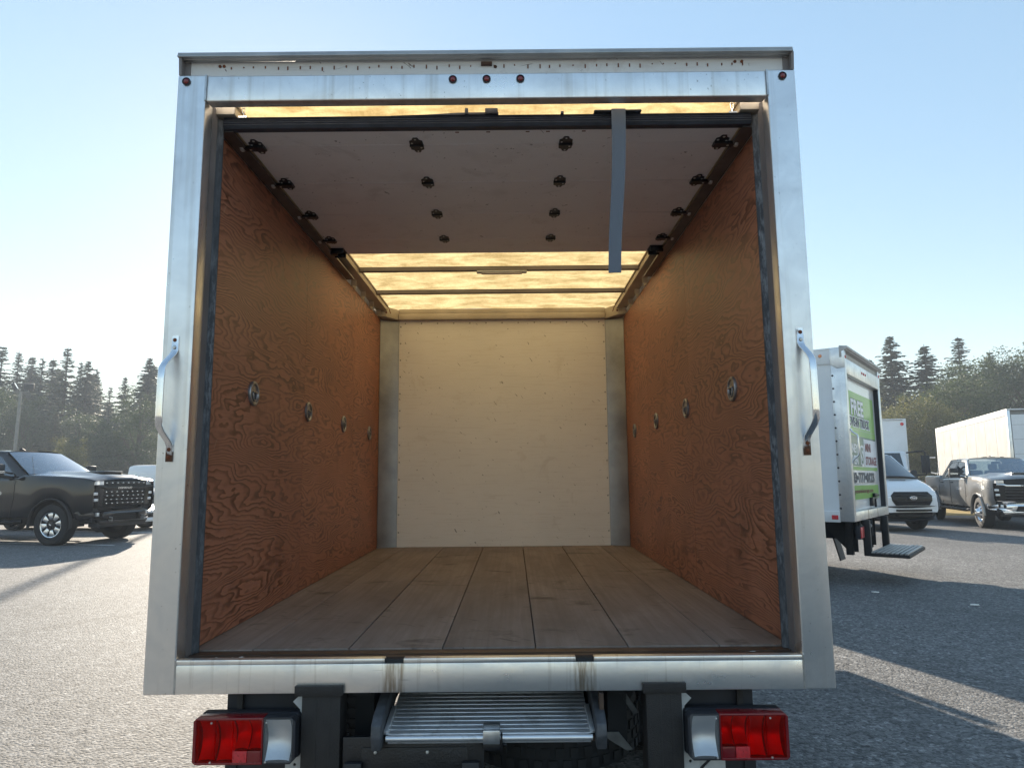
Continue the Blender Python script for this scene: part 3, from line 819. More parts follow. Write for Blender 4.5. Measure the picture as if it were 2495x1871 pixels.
# --- rear bumper posts, tail lamps and what hangs below the sill
for s, x0, x1, px0, px1 in ((-1, -.654, -.520, -.680, -.512), (1, .548, .672, .537, .688)):
    mb = MB(); mb.box(px0, px1, -.018, .07, F - .118, F - .084); mb.build('post_cap_plate', MAT['blackrough'], truck, bevel=.002)
    mb = MB(); mb.box(x0, x1, -.012, .09, .30, F - .119); mb.box(x0 + .045, x0 + .052, -.0135, -.0119, .30, F - .125); mb.box(x1 - .040, x1 - .033, -.0135, -.0119, .30, F - .125)
    mb.build('bumper_post', MAT['blackrough'], truck, bevel=.006)
mb = MB(); mb.box(-.654, .672, -.012, .09, .22, .298); mb.build('bumper_bar', MAT['blackrough'], truck, bevel=.006)
for s in (-1, 1):
    X0, X1 = (-1.012, -.663) if s < 0 else (1.024, .681)       # outer, inner
    ZL, ZU = F - .327, F - .176
    L = abs(X1 - X0); u = lambda t: X0 + (X1 - X0)*t; w = lambda t: ZL + (ZU - ZL)*t
    mb = MB(); mb.box(X0, X1, .0, .05, ZL, ZU)
    lamp = mb.build('tail_lamp', MAT['rubber'], truck, bevel=.012, seg=3)
    def rr(t0, t1, w0, w1, c):
        return [(u(t0) + math.copysign(c, X1-X0), w(w0)), (u(t1), w(w0)), (u(t1), w(w1)), (u(t0) + math.copysign(c, X1-X0), w(w1)), (u(t0), w(w1) - c), (u(t0), w(w0) + c)]
    # reflector bowls
    cells = [(.055, .215, .08, .93), (.235, .39, .08, .93), (.405, .535, .32, .93), (.545, .675, .32, .93), (.705, .94, .06, .94)]
    for t0, t1, w0, w1 in cells:
        rows = []
        for j in range(11):
            q = j / 10; z = w(w0) + (w(w1) - w(w0))*q; y = -.004 - .030*(1 - (2*q - 1)**2) * -1
            rows.append([(u(t0), y - .003, z), (u(t0 + (t1-t0)*.15), y + .004, z), (u((t0+t1)/2), y + .008, z), (u(t1 - (t1-t0)*.15), y + .004, z), (u(t1), y - .003, z)])
        mb = MB(); mb.grid(rows); 
        for p in mb.v: p.y -= .036
        mb.build('reflector_bowl', MAT['bowl'], lamp)
    mb = MB()
    mb.plate(rr(.0, .685, .0, 1.0, .010), [[(u(a), w(b)) for a, b in ((.03, .05), (.67, .05), (.67, .95), (.03, .95))]], lambda p: (p[0], -.052, p[1]), (0, .052, 0))
    mb.build('lamp_rim', MAT['redhouse'], lamp, bevel=.002)
    for t0, t1, w0, w1 in ((.035, .222, .05, .95), (.228, .392, .05, .95), (.398, .668, .31, .95)):
        mb = MB(); mb.box(u(t0), u(t1), -.052, -.046, w(w0), w(w1)); mb.build('red_lens', MAT['redlens'], lamp, bevel=.0015)
    mb = MB(); mb.box(u(.398), u(.535), -.053, -.044, w(.05), w(.295)); mb.build('reflex_reflector', MAT['reflex'], lamp, bevel=.001)
    mb = MB(); mb.box(u(.540), u(.668), -.052, -.044, w(.05), w(.295)); mb.build('red_lens', MAT['redhouse'], lamp, bevel=.001)
    mb = MB(); mb.box(u(.690), u(.975), -.050, -.044, w(.03), w(.97)); mb.build('reverse_lens', MAT['clearlens'], lamp, bevel=.002)
    mb = MB(); mb.plate([(u(a), w(b)) for a, b in ((.686, 0), (.955, 0), (1, .10), (1, .90), (.955, 1), (.686, 1))], [[(u(a), w(b)) for a, b in ((.70, .05), (.945, .05), (.965, .12), (.965, .88), (.945, .95), (.70, .95))]], lambda p: (p[0], -.049, p[1]), (0, .045, 0))
    mb.build('lamp_bezel', MAT['rubber'], lamp, bevel=.001)
    mb = MB()
    for t, ww in ((.18, .90), (.18, .06), (.72, .90), (.72, .06)): mb.lathe([(0, .004), (.003, .003), (.004, 0)], 10, rot_to((0,-1,0), (u(t), -.052, w(ww))))
    mb.build('lamp_screw', MAT['steel'], lamp)
    # bracket, mud flap panel
    xi = X1 - s*.002
    mb = MB(); mb.plate([(xi + s*.0, .30), (xi + s*.055, .30), (xi + s*.055, ZL - .002), (xi + s*.010, ZL + .02), (xi + s*.008, ZU + .004), (xi + s*.034, ZU + .03), (xi + s*.006, F - .12), (xi - s*.010, F - .12), (xi - s*.010, .30)],
                        [[(xi + s*.022 + .0055*math.cos(a), ZL - .028 + .0055*math.sin(a)) for a in [RAD(45*i) for i in range(8)]]], lambda p: (p[0], .02, p[1]), (0, .004, 0))
    mb.build('lamp_bracket', MAT['bracketwhite'], truck)
    mb = MB(); mb.box(s*.655, s*.945, .075, .083, .17, F - .10); mb.box(s*.905, s*.945, .066, .075, .17, F - .10)
    mf = mb.build('mud_flap', MAT['rubber'], truck)
    mb = MB(); mb.box(s*.66, s*.70, .05, .066, F - .22, F - .118); mb.box(s*.885, s*.905, .05, .066, F - .22, F - .118); mb.build('flap_hanger', MAT['blackrough'], truck)
    if s > 0:
        mb = MB()
        for pl in ([(.728, .34), (.790, .395), (.790, .425), (.728, .375)], [(.760, .30), (.838, .30), (.838, .425), (.760, .355)], [(.715, .25), (.76, .30), (.76, .345), (.715, .31)]):
            mb.prism(pl, 'y', .0728, .0748)
        mb.build('flap_emblem', MAT['bracketwhite'], mf)
# loading ramp stowed under the floor
mb = MB()
A = Vector((0, -.035, F - .250)); B = Vector((0, .52, F - .108)); d = (B - A).normalized(); nz = Vector((0, -d.z, d.y))
LEN = (B - A).length
T = M4((1,0,0), d, nz, A)
mb.box(-.352, .352, .012, LEN, -.03, 0, 0, T)
rp = mb.build('loading_ramp', MAT['ramp'], truck)
for i in range(17):
    y0 = .012 + i*.0245
    mb = MB(); mb.box(-.350, .350, y0, y0 + (.0165 if i % 2 else .0185), .0005, .006, 0, T); mb.build('ramp_rib', MAT['ramp'], rp, bevel=.0015, seg=1)
mb = MB(); mb.tube([T @ Vector((-.356, .004, -.006)), T @ Vector((.356, .004, -.006))], .010, 10); mb.build('ramp_lip', MAT['ramp'], rp)
for s in (-1, 1):
    mb = MB()
    prof = [(-.028, -.032), (-.032, .02), (-.015, .055), (.03, .068), (.34, .066), (.36, -.03)]
    vs = [T @ Vector((s*.366, a, b)) for a, b in prof] + [T @ Vector((s*.402, a, b)) for a, b in prof]
    mb.raw(vs, [tuple(range(6)), tuple(range(11, 5, -1))] + [(i, (i+1) % 6, 6 + (i+1) % 6, 6 + i) for i in range(6)])
    mb.build('ramp_guide', MAT['rail'] if 0 else m_plain('scuffed_grey_guide', (.085, .09, .10), .5, .4, .4, 20), rp, bevel=.006)
    mb = MB(); mb.bar(T @ Vector((s*.357, .01, .01)), T @ Vector((s*.352, .16, .014)), .016, .012); mb.build('ramp_weld', MAT['ramp'], rp, bevel=.002)
mb = MB(); mb.box(-.021, .038, -.055, -.030, F - .268, F - .222); mb.prism([(-.052, F-.226), (-.03, F-.214), (.0, F-.212), (.0, F-.224)], 'x', -.021, .038)
lt = mb.build('ramp_latch', MAT['steel'], truck, bevel=.004)
mb = MB(); mb.box(-.020, .040, -.045, .0, F - .291, F - .268); mb.box(.040, .046, -.05, -.01, F - .295, F - .24); mb.tube([(.046, -.03, F - .277), (.060, -.03, F - .277)], .006, 8)
mb.build('latch_mount', MAT['black'], lt, bevel=.002)
mb = MB(); mb.box(.04, .405, -.01, .02, F - .275, F - .254); mb.box(.385, .40, -.008, .03, F - .254, F - .12); mb.build('ramp_shelf', MAT['thresh'], truck)
mb = MB(); mb.box(-.51, -.018, -.004, .012, .30, F - .258)
xp = mb.build('cross_plate', MAT['black'], truck, bevel=.002)
mb = MB(); mb.box(-.445, -.075, -.0085, -.0042, .30, F - .292); mb.build('step_plate', MAT['black'], xp, bevel=.002)
for x in (-.395, -.215):
    mb = MB(); mb.lathe([(0, .007), (.005, .006), (.006, 0)], 10, rot_to((0,-1,0), (x, -.0085, F - .306))); mb.build('bolt', MAT['bolt'], xp)
for x in (-.50, -.095):
    mb = MB(); mb.box(x, x + .06, -.03, -.009, .30, F - .335); mb.build('hinge_block', MAT['plastic'], xp, bevel=.004)
# spare wheel lying flat above the axle
def tyre_parts(parent, T, R=.40, w=.24, rim=.24, rimmat='steel', n=40):
    h = w/2
    prof = [(rim, -h*.72), (rim+.03, -h*.95), (R*.86, -h), (R*.96, -h*.86), (R, -h*.6), (R, h*.6), (R*.96, h*.86), (R*.86, h), (rim+.03, h*.95), (rim, h*.72)]
    mb = MB(); mb.ring(prof, n, T)
    for row, zz in enumerate((-h*.55, -h*.18, h*.18, h*.55)):
        for i in range(44):
            a = 2*math.pi*(i + (.5 if row % 2 else 0))/44
            c, sn = math.cos(a), math.sin(a)
            mb.box(-.0, .007, -.017*R/.4, .017*R/.4, -h*.14, h*.14, 0, T @ Matrix.Rotation(a, 4, 'Z') @ Matrix.Translation((R - .001, 0, zz)))
    return mb.build('tyre', MAT['tyre'], parent)
mb = MB(); mb.lathe([(0, -.05), (.2, -.06), (.235, -.085), (.245, -.085), (.245, .085), (.235, .085), (.2, .02), (0, .02)], 32, Matrix.Translation((.23, .60, .375)))
sw = mb.build('spare_wheel', MAT['under'], truck)
tyre_parts(sw, Matrix.Translation((.23, .60, .375)), .385, .235, .24)
mb = MB()
for x in (-.47, .47): mb.box(x - .035, x + .035, .16, 6.2, .42, .60)
for y in (.5, 1.1, 1.7, 2.3, 2.9, 3.5): mb.box(-1.15, 1.15, y, y + .05, F - .13, F - .061)
for x in (-.47, .47): mb.box(x - .03, x + .03, .10, 3.7, .602, F - .131)
mb.build('chassis', MAT['under'], truck)
for (pl, y) in (([(.40, F-.30), (.47, F-.30), (.52, F-.36), (.50, F-.365), (.44, F-.33)], .14), ([(.42, F-.13), (.53, F-.13), (.53, F-.19), (.42, F-.20)], .30), ([(.445, F-.12), (.47, F-.12), (.55, F-.24), (.53, F-.245)], .16), ([(-.50, F-.14), (-.44, F-.14), (-.46, F-.24), (-.52, F-.25)], .26)):
    mb = MB(); mb.prism(pl, 'y', y, y + .006); mb.build('chassis_bracket', m_plain('road_dirt_grey', (.12, .125, .125), .7, 0, .4, 18) if 'rd' not in MAT else MAT['rd'], truck)
    MAT['rd'] = bpy.data.objects['chassis_bracket'].data.materials[0]

def road_wheel(parent, T, R, w, rim, style):
    """wheel around local z, outer side towards +z"""
    h = w/2
    mb = MB()
    if style == 'spokes':
        mb.lathe([(rim*.98, h*.80), (rim*.93, h*.72), (rim*.90, h*.25), (0, h*.25)], 32, T, cap=False)
        o = mb.build('wheel', MAT['wheeldark'], parent)
        for i in range(8):
            a = 2*math.pi*i/8 + .2
            q = T @ Matrix.Rotation(a, 4, 'Z')
            m2 = MB(); m2.prism([(rim*.42, -.042), (rim*.94, -.075), (rim*.94, .058), (rim*.42, .028)], 'z', h*.52, h*.74, 0, q); m2.build('spoke', MAT['alloy'], o, bevel=.006)
        m2 = MB(); m2.lathe([(0, h*.9), (.055, h*.86), (.065, h*.76), (.105, h*.74), (.112, h*.5)], 24, T)
        for i in range(8):
            a = 2*math.pi*i/8; m2.lathe([(0, h*.9), (.010, h*.88), (.012, h*.72)], 8, T @ Matrix.Translation((.085*math.cos(a), .085*math.sin(a), 0)))
        m2.build('hub', MAT['wheeldark'], o)
        m2 = MB(); m2.box(-.03, .03, -.010, .010, h*.9, h*.915, 0, T @ Matrix.Rotation(1.2, 4, 'Z')); m2.build('hub_emblem', MAT['badge'], o, bevel=.003)
        m2 = MB(); m2.ring([(rim*.94, h*.80), (rim*1.0, h*.84), (rim*1.02, h*.74), (rim*.95, h*.66)], 40, T); m2.build('rim', MAT['alloy'], o)
    else:
        hole = []
        mb.lathe([(rim*1.0, h*.78), (rim*.95, h*.80), (rim*.90, h*.55), (rim*.84, h*.35), (rim*.74, h*.62), (rim*.50, h*1.0), (.12, h*1.12), (.10, h*1.5), (.06, h*1.62), (0, h*1.62)], 36, T, cap=False)
        o = mb.build('wheel', MAT['chrome' if style == 'dually' else 'plastic'], parent)
        for i in range(8):
            a = 2*math.pi*i/8; r = rim*.63
            m2 = MB(); m2.lathe([(0, .004), (.034, .0)], 14, T @ Matrix.Rotation(a, 4, 'Z') @ Matrix.Translation((r, 0, h*.83)) @ Matrix.Rotation(.62, 4, 'Y') @ Matrix.Diagonal((1, .75, 1, 1))); m2.build('hand_hole', MAT['under'], o)
            m2 = MB(); m2.lathe([(0, .03), (.010, .026), (.012, 0)], 8, T @ Matrix.Rotation(a + .39, 4, 'Z') @ Matrix.Translation((.10, 0, h*1.12))); m2.build('lug_nut', MAT['chrome'], o)
    tyre_parts(o, T, R, w, rim)
    return o
for s in (-1, 1):
    road_wheel(truck, rot_to((s, 0, 0), (s*.96, 1.25, .37)), .37, .22, .21, 'plain')
    road_wheel(truck, rot_to((s, 0, 0), (s*.70, 1.25, .37)), .37, .22, .21, 'plain')
    road_wheel(truck, rot_to((s, 0, 0), (s*.84, 5.35, .37)), .37, .22, .21, 'plain')
mb = MB(); mb.tube([(-.9, 1.25, .37), (.9, 1.25, .37)], .06, 10); mb.lathe([(0, -.16), (.12, -.12), (.16, 0), (.12, .12), (0, .16)], 16, rot_to((0, 1, 0), (0, 1.25, .37)))
mb.build('rear_axle', MAT['under'], truck)
# unseen cab in front of the box, made extra tall to shade the ground
mb = MB()
mb.prism([(3.84, .50), (6.62, .50), (6.80, .66), (6.80, 1.25), (6.55, 2.60), (6.30, 2.76), (3.84, 2.76)], 'x', -1.08, 1.08)
cabm = mb.build('cab', MAT['white'], truck, bevel=.05, seg=3)
for s in (-1, 1):
    mb = MB(); mb.prism([(4.95, 1.40), (6.55, 1.40), (6.35, 2.25), (4.95, 2.25)], 'x', s*1.083, s*1.087); mb.build('side_window', MAT['gloss_black'], cabm)
    mb = MB(); mb.box(s*1.12, s*1.22, 6.55, 6.62, 1.50, 1.95); mb.bar((s*1.07, 6.58, 1.7), (s*1.14, 6.58, 1.7), .03, .03); mb.build('mirror', MAT['plastic'], cabm, bevel=.02)

# ================================================================== PICKUPS
def interp(tab, x):
    for i in range(len(tab) - 1):
        if x <= tab[i+1][0]:
            a, b = tab[i], tab[i+1]; t = max(0, min(1, (x - a[0])/(b[0] - a[0])))
            return a[1] + (b[1] - a[1])*t
    return tab[-1][1]
def make_pickup(name, label, paint, loc, heading, chrome=False, badge='2500 HD', dually=False, group=None):
    """forward is +y, right is +x; heading is clockwise from world +y"""
    P = MAT[paint]
    t = thing(name, label, 'pickup truck', loc, -heading, group)
    AF, AR, RA, ZC = 2.18, -1.98, .515, .43
    # lower body and hood, lofted along the length; bottom edge follows the wheel arches
    sts = sorted(set([-3.12, -3.05, -2.75, -1.35, -1.30, -.9, -.3, .2, .7, 1.15, 1.32, 1.42, 1.6, 2.85, 2.95, 3.02, 3.06] +
                     [AF + RA*math.cos(RAD(a)) for a in range(0, 181, 12)] + [AR + RA*math.cos(RAD(a)) for a in range(0, 181, 12)]))
    def zb(y):
        z = interp([(-3.2, .62), (-2.6, .56), (2.7, .56), (3.1, .72)], y)
        for c in (AF, AR):
            if abs(y - c) < RA: z = max(z, ZC + math.sqrt(RA*RA - (y - c)**2))
        return z
    wid = lambda y: interp([(-3.2, .985), (-3.0, 1.005), (2.5, 1.005), (2.8, .985), (2.98, .93), (3.08, .86)], y)
    bulge = lambda y: .022 if (abs(y-AF) < .8 or abs(y-AR) < .8) else 0
    side = lambda y: interp([(-3.2, 1.46), (-1.34, 1.46), (-1.30, 1.37), (1.2, 1.37), (1.42, 1.455), (2.4, 1.425), (2.9, 1.39), (3.08, 1.33)], y)
    cen = lambda y: interp([(-3.2, 1.46), (-1.34, 1.46), (-1.30, 1.36), (1.25, 1.38), (1.42, 1.545), (2.3, 1.525), (2.85, 1.465), (3.0, 1.42), (3.08, 1.35)], y)
    rows = []
    for y in sts:
        w = wid(y); b = zb(y); sd = side(y); c = cen(y); bg = bulge(y)
        half = [(w - .03, b), (w - .005 + bg*.6, b + (sd-b)*.18), (w + bg, b + (sd-b)*.48), (w + bg*.6, b + (sd-b)*.80), (w - .012, sd - .035), (w - .045, sd - .004), (w*.80, sd + (c-sd)*.22), (w*.54, sd + (c-sd)*.42), (w*.44, c - .010), (w*.2, c), (0, c)]
        rows.append([(-x, y, z) for x, z in half] + [(x, y, z) for x, z in reversed(half[:-1])])
    mb = MB(); mb.grid(rows); mb.raw(rows[0], [tuple(range(len(rows[0])))])
    body = mb.build('body', P, t, auto=28)
    # cab shell: side panels with window openings, roof, pillars
    wx = lambda z: .965 - (z - 1.36)*.44
    A0, A1, R1, C0 = (1.44, 1.43), (.62, 1.925), (-.98, 1.945), (-1.28, 1.40)
    w1 = [(1.12, 1.43), (.54, 1.845), (.40, 1.876), (-.16, 1.888), (-.16, 1.415)]
    w2 = [(-.27, 1.415), (-.27, 1.888), (-.84, 1.878), (-.95, 1.82), (-1.12, 1.42)]
    cabs = None
    for s in (-1, 1):
        fn = lambda p, s=s: (s*wx(p[1]), p[0], p[1])
        mb = MB(); mb.plate([(1.50, 1.36), A0, A1, (.30, 1.955), (-.7, 1.965), R1, C0, (-1.30, 1.36)], [w1, w2], fn, (-s*.035, 0, -.004))
        c = mb.build('cab_side', P, t, bevel=.004, seg=1)
        for wn, w in (('front_window', w1), ('rear_window', w2)):
            mb = MB(); mb.plate(w, [], lambda p, s=s: (s*(wx(p[1]) - .016), p[0], p[1]), (-s*.004, 0, 0)); mb.build(wn, MAT['glass'], t)
        mb = MB(); mb.tube([(s*(wx(z)+.002), y, z) for y, z in (A0, A1, (.30, 1.95), (-.7, 1.96), R1, C0)], .010, 6); mb.build('window_trim', MAT['chrome'] if chrome else MAT['gloss_black'], t)
    rows = []
    for i in range(9):
        q = i/8; y = .62 + (-1.0 - .62)*q; zr = .012*math.sin(math.pi*q)
        rows.append([(x, y + (.05*(1 - abs(x)/.72) if i == 0 else (-.04*(1-abs(x)/.72) if i == 8 else 0)), z + zr) for x, z in ((-.705, 1.925), (-.66, 1.968), (-.5, 1.99), (-.25, 2.003), (0, 2.008), (.25, 2.003), (.5, 1.99), (.66, 1.968), (.705, 1.925))])
    top = [[(x, y, z - .035) for x, y, z in r] for r in rows]
    mb = MB(); mb.grid(rows); mb.grid(top); mb.grid([rows[0], top[0]]); mb.grid([rows[-1], top[-1]])
    mb.build('roof', P, t, auto=35)
    def ws(q, u, ins=0):       # windshield surface
        y = 1.46 + (.64 - 1.46)*q; z = 1.46 + (1.95 - 1.46)*q; x = u*((.90 - ins) + (.685 - .90)*q)
        return (x, y + .16*(1 - u*u)*(1 - .55*q), z + .015*(1-u*u))
    mb = MB(); mb.grid([[ws(i/6, -1 + j/6) for j in range(13)] for i in range(7)]); mb.build('windshield', MAT['glass'], t)
    mb = MB(); mb.grid([[(-.88 + 1.76*j/6 if 0 else (-1 + j/3)*((.90) + (.68 - .90)*i/4), -1.29 + .29*i/4 - .02, 1.40 + .53*i/4) for j in range(7)] for i in range(5)]); mb.build('back_window', MAT['glass'], t)
    mb = MB(); mb.grid([[ws(.0 + .02*i, -1 + j/6) for j in range(13)] for i in range(2)])
    for p in mb.v: p.z += .004; p.y += .012
    mb.build('cowl', MAT['plastic'], t)
    # inside of the cab
    mb = MB(); mb.box(-.88, .88, -1.25, 1.30, 1.0, 1.22)
    ins = mb.build('cab_interior', MAT['interior'], t)
    mb = MB(); mb.box(-.86, .86, .92, 1.36, 1.22, 1.46); mb.build('dashboard', MAT['interior'], t, bevel=.05)
    for x in (-.42, .42):
        for y in (.05, -.85):
            mb = MB(); mb.box(x - .25, x + .25, y - .12, y + .06, 1.22, 1.62); mb.box(x - .13, x + .13, y - .13, y - .02, 1.64, 1.83); mb.build('seat', MAT['interior'], t, bevel=.05)
    mb = MB(); mb.ring([(.175, -.012), (.195, 0), (.175, .012)], 24, Matrix.Translation((-.42, .78, 1.42)) @ Matrix.Rotation(RAD(65), 4, 'X')); mb.build('steering_wheel', MAT['plastic'], t)
    mb = MB(); mb.tube([ws(.92, 0), (0, .72, 1.86)], .012, 6); mb.box(-.12, .12, .68, .72, 1.80, 1.88); mb.build('rear_view_mirror', MAT['plastic'], t, bevel=.01)
    # arches, door seams, handles, steps, mirrors
    trim = MAT['plastic'] if not chrome else P
    for s in (-1, 1):
        for c in (AF, AR):
            pts = [(s*(1.018), c + (RA + .008)*math.cos(RAD(a)), ZC + (RA + .008)*math.sin(RAD(a))) for a in range(-8, 189, 14)]
            mb = MB(); mb.tube(pts, .035, 8, 0, (1, .55), (1, 0, 0)); mb.build('arch_trim', trim, t)
            pts = [(s*.66, c + RA*1.02*math.cos(RAD(a)), ZC + RA*1.02*math.sin(RAD(a))) for a in range(-5, 186, 19)]
            mb = MB(); mb.grid([[Vector((x, y, z)), Vector((s*.985, y, z))] for x, y, z in pts]); mb.raw([Vector(p) for p in pts], [tuple(range(len(pts)))]); mb.build('arch_liner', MAT['under'], t)
        for yy in (1.22, -.215, -1.32):
            mb = MB(); mb.tube([(s*(wid(yy) + .0035), yy, 1.33), (s*(wid(yy) + .0035 + bulge(yy)), yy, .95), (s*(wid(yy) - .004), yy - (.08 if yy > 1 else 0), .60)], .0045, 5); mb.build('door_seam', MAT['under'], t)
        for yy in (.0, -1.08):
            mb = MB(); mb.box(s*1.004, s*1.032, yy - .10, yy + .10, 1.235, 1.265); mb.build('door_handle', MAT['plastic'] if not chrome else MAT['plastic'], t, bevel=.012)
        mb = MB(); mb.tube([(s*.97, 1.45, .48), (s*1.06, 1.3, .46), (s*1.06, -1.15, .46), (s*.97, -1.3, .48)], .048, 10); mb.build('side_step', MAT['gloss_black'], t)
        for yy in (1.05, -.1, -1.0):
            mb = MB(); mb.bar((s*.8, yy, .60), (s*1.04, yy, .47), .07, .04); mb.build('step_bracket', MAT['black'], t)
        mb = MB(); mb.box(s*1.10, s*1.34, .92, 1.06, 1.40, 1.68); m = mb.build('tow_mirror', MAT['plastic'] if not chrome else MAT['plastic'], t, bevel=.035, seg=3)
        mb = MB(); mb.bar((s*.93, 1.06, 1.39), (s*1.14, 1.01, 1.43), .10, .055); mb.bar((s*.93, 1.06, 1.48), (s*1.14, 1.01, 1.52), .06, .04); mb.build('mirror_arm', MAT['plastic'], m, bevel=.012)
        mb = MB(); mb.box(s*1.12, s*1.32, 1.061, 1.068, 1.49, 1.505); mb.box(s*1.12, s*1.32, 1.061, 1.068, 1.52, 1.535); mb.build('mirror_lamp', MAT['badge'], m)
        mb = MB(); mb.box(s*1.12, s*1.32, .912, .918, 1.43, 1.65); mb.build('mirror_glass', MAT['chrome'], m)
        # badge on the door
        Tb = M4((0, 1, 0) if s < 0 else (0, 1, 0), (0, 0, 1), (1, 0, 0), (0, 0, 0))
        Tb = M4((0, -1 if s < 0 else 1, 0), (0, 0, 1), (-1 if s < 0 else 1, 0, 0), (s*(1.009), (1.12 if s < 0 else .42), 1.03))
        mb = MB(); mb.text(badge, .105, Tb, 0, .004, 1.25, .004); mb.build('door_badge', MAT['badge'], t)
    # bed rails, tailgate, roof lamps, fin
    mb = MB(); mb.box(-.90, .90, -3.06, -1.36, 1.462, 1.472); mb.build('bed_cover', MAT['rubber'], t)
    mb = MB(); mb.box(-.93, .93, -3.16, -3.121, .85, 1.46); mb.build('tailgate', P, t, bevel=.015)
    mb = MB(); mb.box(-.98, .98, -3.30, -3.13, .58, .76); mb.build('rear_bumper', MAT['chrome'] if chrome else MAT['gloss_black'], t, bevel=.04)
    for s in (-1, 1):
        mb = MB(); mb.box(s*.90, s*1.0, -3.15, -3.06, .98, 1.33); mb.build('tail_lamp', MAT['reflex'], t, bevel=.02)
    for x in ((-.22, 0, .22) if chrome else ()):
        mb = MB(); mb.box(x - .06, x + .06, .42, .53, 2.0, 2.022); mb.build('roof_lamp', MAT['amber'] if 0 else MAT['gloss_black'], t, bevel=.01)
    mb = MB(); mb.prism([(-.10, 2.003), (.10, 2.003), (-.04, 2.075), (-.10, 2.075)], 'x', -.02, .02, 0, Matrix.Translation((0, .28, -.01))); mb.build('antenna_fin', MAT['plastic'], t, bevel=.008)
    mb = MB(); mb.tube([(.86, 1.54, 1.46), (.89, 1.47, 1.84)], [.005, .003], 6); mb.build('aerial', MAT['black'], t)
    # front: grille, lamps, bumper, bonnet scoop
    mb = MB(); mb.box(-.80, .80, 2.80, 3.045, .78, 1.345); gr = mb.build('grille', MAT['gloss_black'], t, bevel=.02)
    yf = 3.05
    for i, z in enumerate((.855, .935, 1.015, 1.095)):
        mb = MB(); mb.box(-.60, .60, yf - .005, yf + .018, z - .011, z + .011); b = mb.build('grille_bar', MAT['gloss_black'] if not chrome else MAT['plastic'], gr, bevel=.004)
        if not chrome:
            for j in range(8):
                mb = MB(); x = -.53 + .15*j + (.03 if i % 2 else 0); mb.box(x - .022, x + .022, yf + .018, yf + .030, z - .010, z + .012); mb.build('grille_stud', MAT['badge'], gr, bevel=.004)
    if not chrome:
        for j in range(8):
            x = -.54 + .155*j; mb = MB(); mb.box(x - .022, x + .022, yf - .01, yf + .025, 1.275, 1.297); mb.build('grille_stud', MAT['badge'], gr, bevel=.004)
    mb = MB(); mb.prism([(-.80, 1.225), (-.62, 1.225), (-.56, 1.20), (.56, 1.20), (.62, 1.225), (.80, 1.225), (.80, 1.195), (.64, 1.195), (.58, 1.155), (-.58, 1.155), (-.64, 1.195), (-.80, 1.195)], 'y', yf - .01, yf + .035)
    mb.build('grille_crossbar', MAT['chrome'] if chrome else MAT['p_dark'], gr, bevel=.006)
    mb = MB(); mb.text('CHEVROLET', .055, M4((-1, 0, 0), (0, 0, 1), (0, 1, 0), (.24, yf + .036, 1.160)), 0, .002, 1.35); mb.build('grille_letters', MAT['badge'] if not chrome else MAT['gloss_black'], gr)
    for s in (-1, 1):
        rows = [[(s*x, y, z) for x, y in ((.62, yf + .012), (.78, yf - .0), (.90, yf - .09), (.955, yf - .24))] for z in (1.245, 1.325)]
        mb = MB(); mb.grid(rows); mb.grid([[(x, y - .05, z) for x, y, z in r] for r in rows]); mb.grid([rows[0], [(x, y - .05, z) for x, y, z in rows[0]]]); mb.grid([rows[1], [(x, y - .05, z) for x, y, z in rows[1]]])
        hl = mb.build('upper_lamp', MAT['lampglass'], t)
        mb = MB(); mb.box(s*.935, s*.968, yf - .32, yf - .20, 1.248, 1.322); mb.build('turn_lens', MAT['amber'], hl, bevel=.012)
        rows = [[(s*x, y, z) for x, y in ((.60, yf + .006), (.76, yf - .008), (.86, yf - .07), (.90, yf - .14))] for z in (.80, .95, 1.17)]
        mb = MB(); mb.grid(rows); hp = mb.build('lamp_panel', P if not chrome else MAT['gloss_black'], t)
        for x, z in ((.79, 1.06), (.77, .93)):
            mb = MB(); mb.box(s*(x - .055), s*(x + .055), yf - .05, yf - .008 + .006, z - .032, z + .032); mb.build('head_lamp', MAT['lampglass'], t, bevel=.012)
    BM = MAT['chrome'] if chrome else MAT['p_dark']
    out = [(-.98, .66), (-.96, .54), (-.72, .50), (-.66, .42), (-.50, .44), (.50, .44), (.66, .42), (.72, .50), (.96, .54), (.98, .68), (.95, .775), (.46, .775), (.38, .74), (-.38, .74), (-.46, .775), (-.95, .775)]
    holes = [[(-.42, .50), (-.36, .64), (.36, .64), (.42, .50)], [(-.78, .58), (-.78, .68), (-.62, .68), (-.62, .58)], [(.78, .58), (.62, .58), (.62, .68), (.78, .68)]]
    by = lambda x: 3.16 - .045*(x/.6)**2 - (max(0, abs(x) - .72)*.85)
    mb = MB(); mb.plate(out, holes, lambda p: (p[0], by(p[0]), p[1]), (0, -.10, 0)); bp = mb.build('front_bumper', BM, t, bevel=.010)
    mb = MB(); mb.box(-.80, .80, 2.7, 3.0, .46, .76); mb.build('bumper_backing', MAT['under'], t)
    for z in (.53, .57, .61):
        mb = MB(); mb.box(-.40, .40, 3.05, 3.07, z - .008, z + .008); mb.build('intake_bar', MAT['plastic'], bp)
    for s in (-1, 1):
        mb = MB(); mb.box(s*.735, s*.665, 3.0, 3.06, .59, .67); mb.build('fog_lamp', MAT['lampglass'], bp, bevel=.01)
        mb = MB(); mb.tube([(s*.47, 3.02, .50), (s*.47, 3.20, .50), (s*.47, 3.20, .56), (s*.47, 3.05, .57)], .014, 8); mb.build('tow_hook', MAT['chrome'] if chrome else MAT['steel'], bp)
        for z in (.14,):
            mb = MB(); mb.tube([(s*.35, 2.2, .36), (s*.72, 2.2, .40)], .05, 8); mb.build('axle_arm', MAT['under'], t)
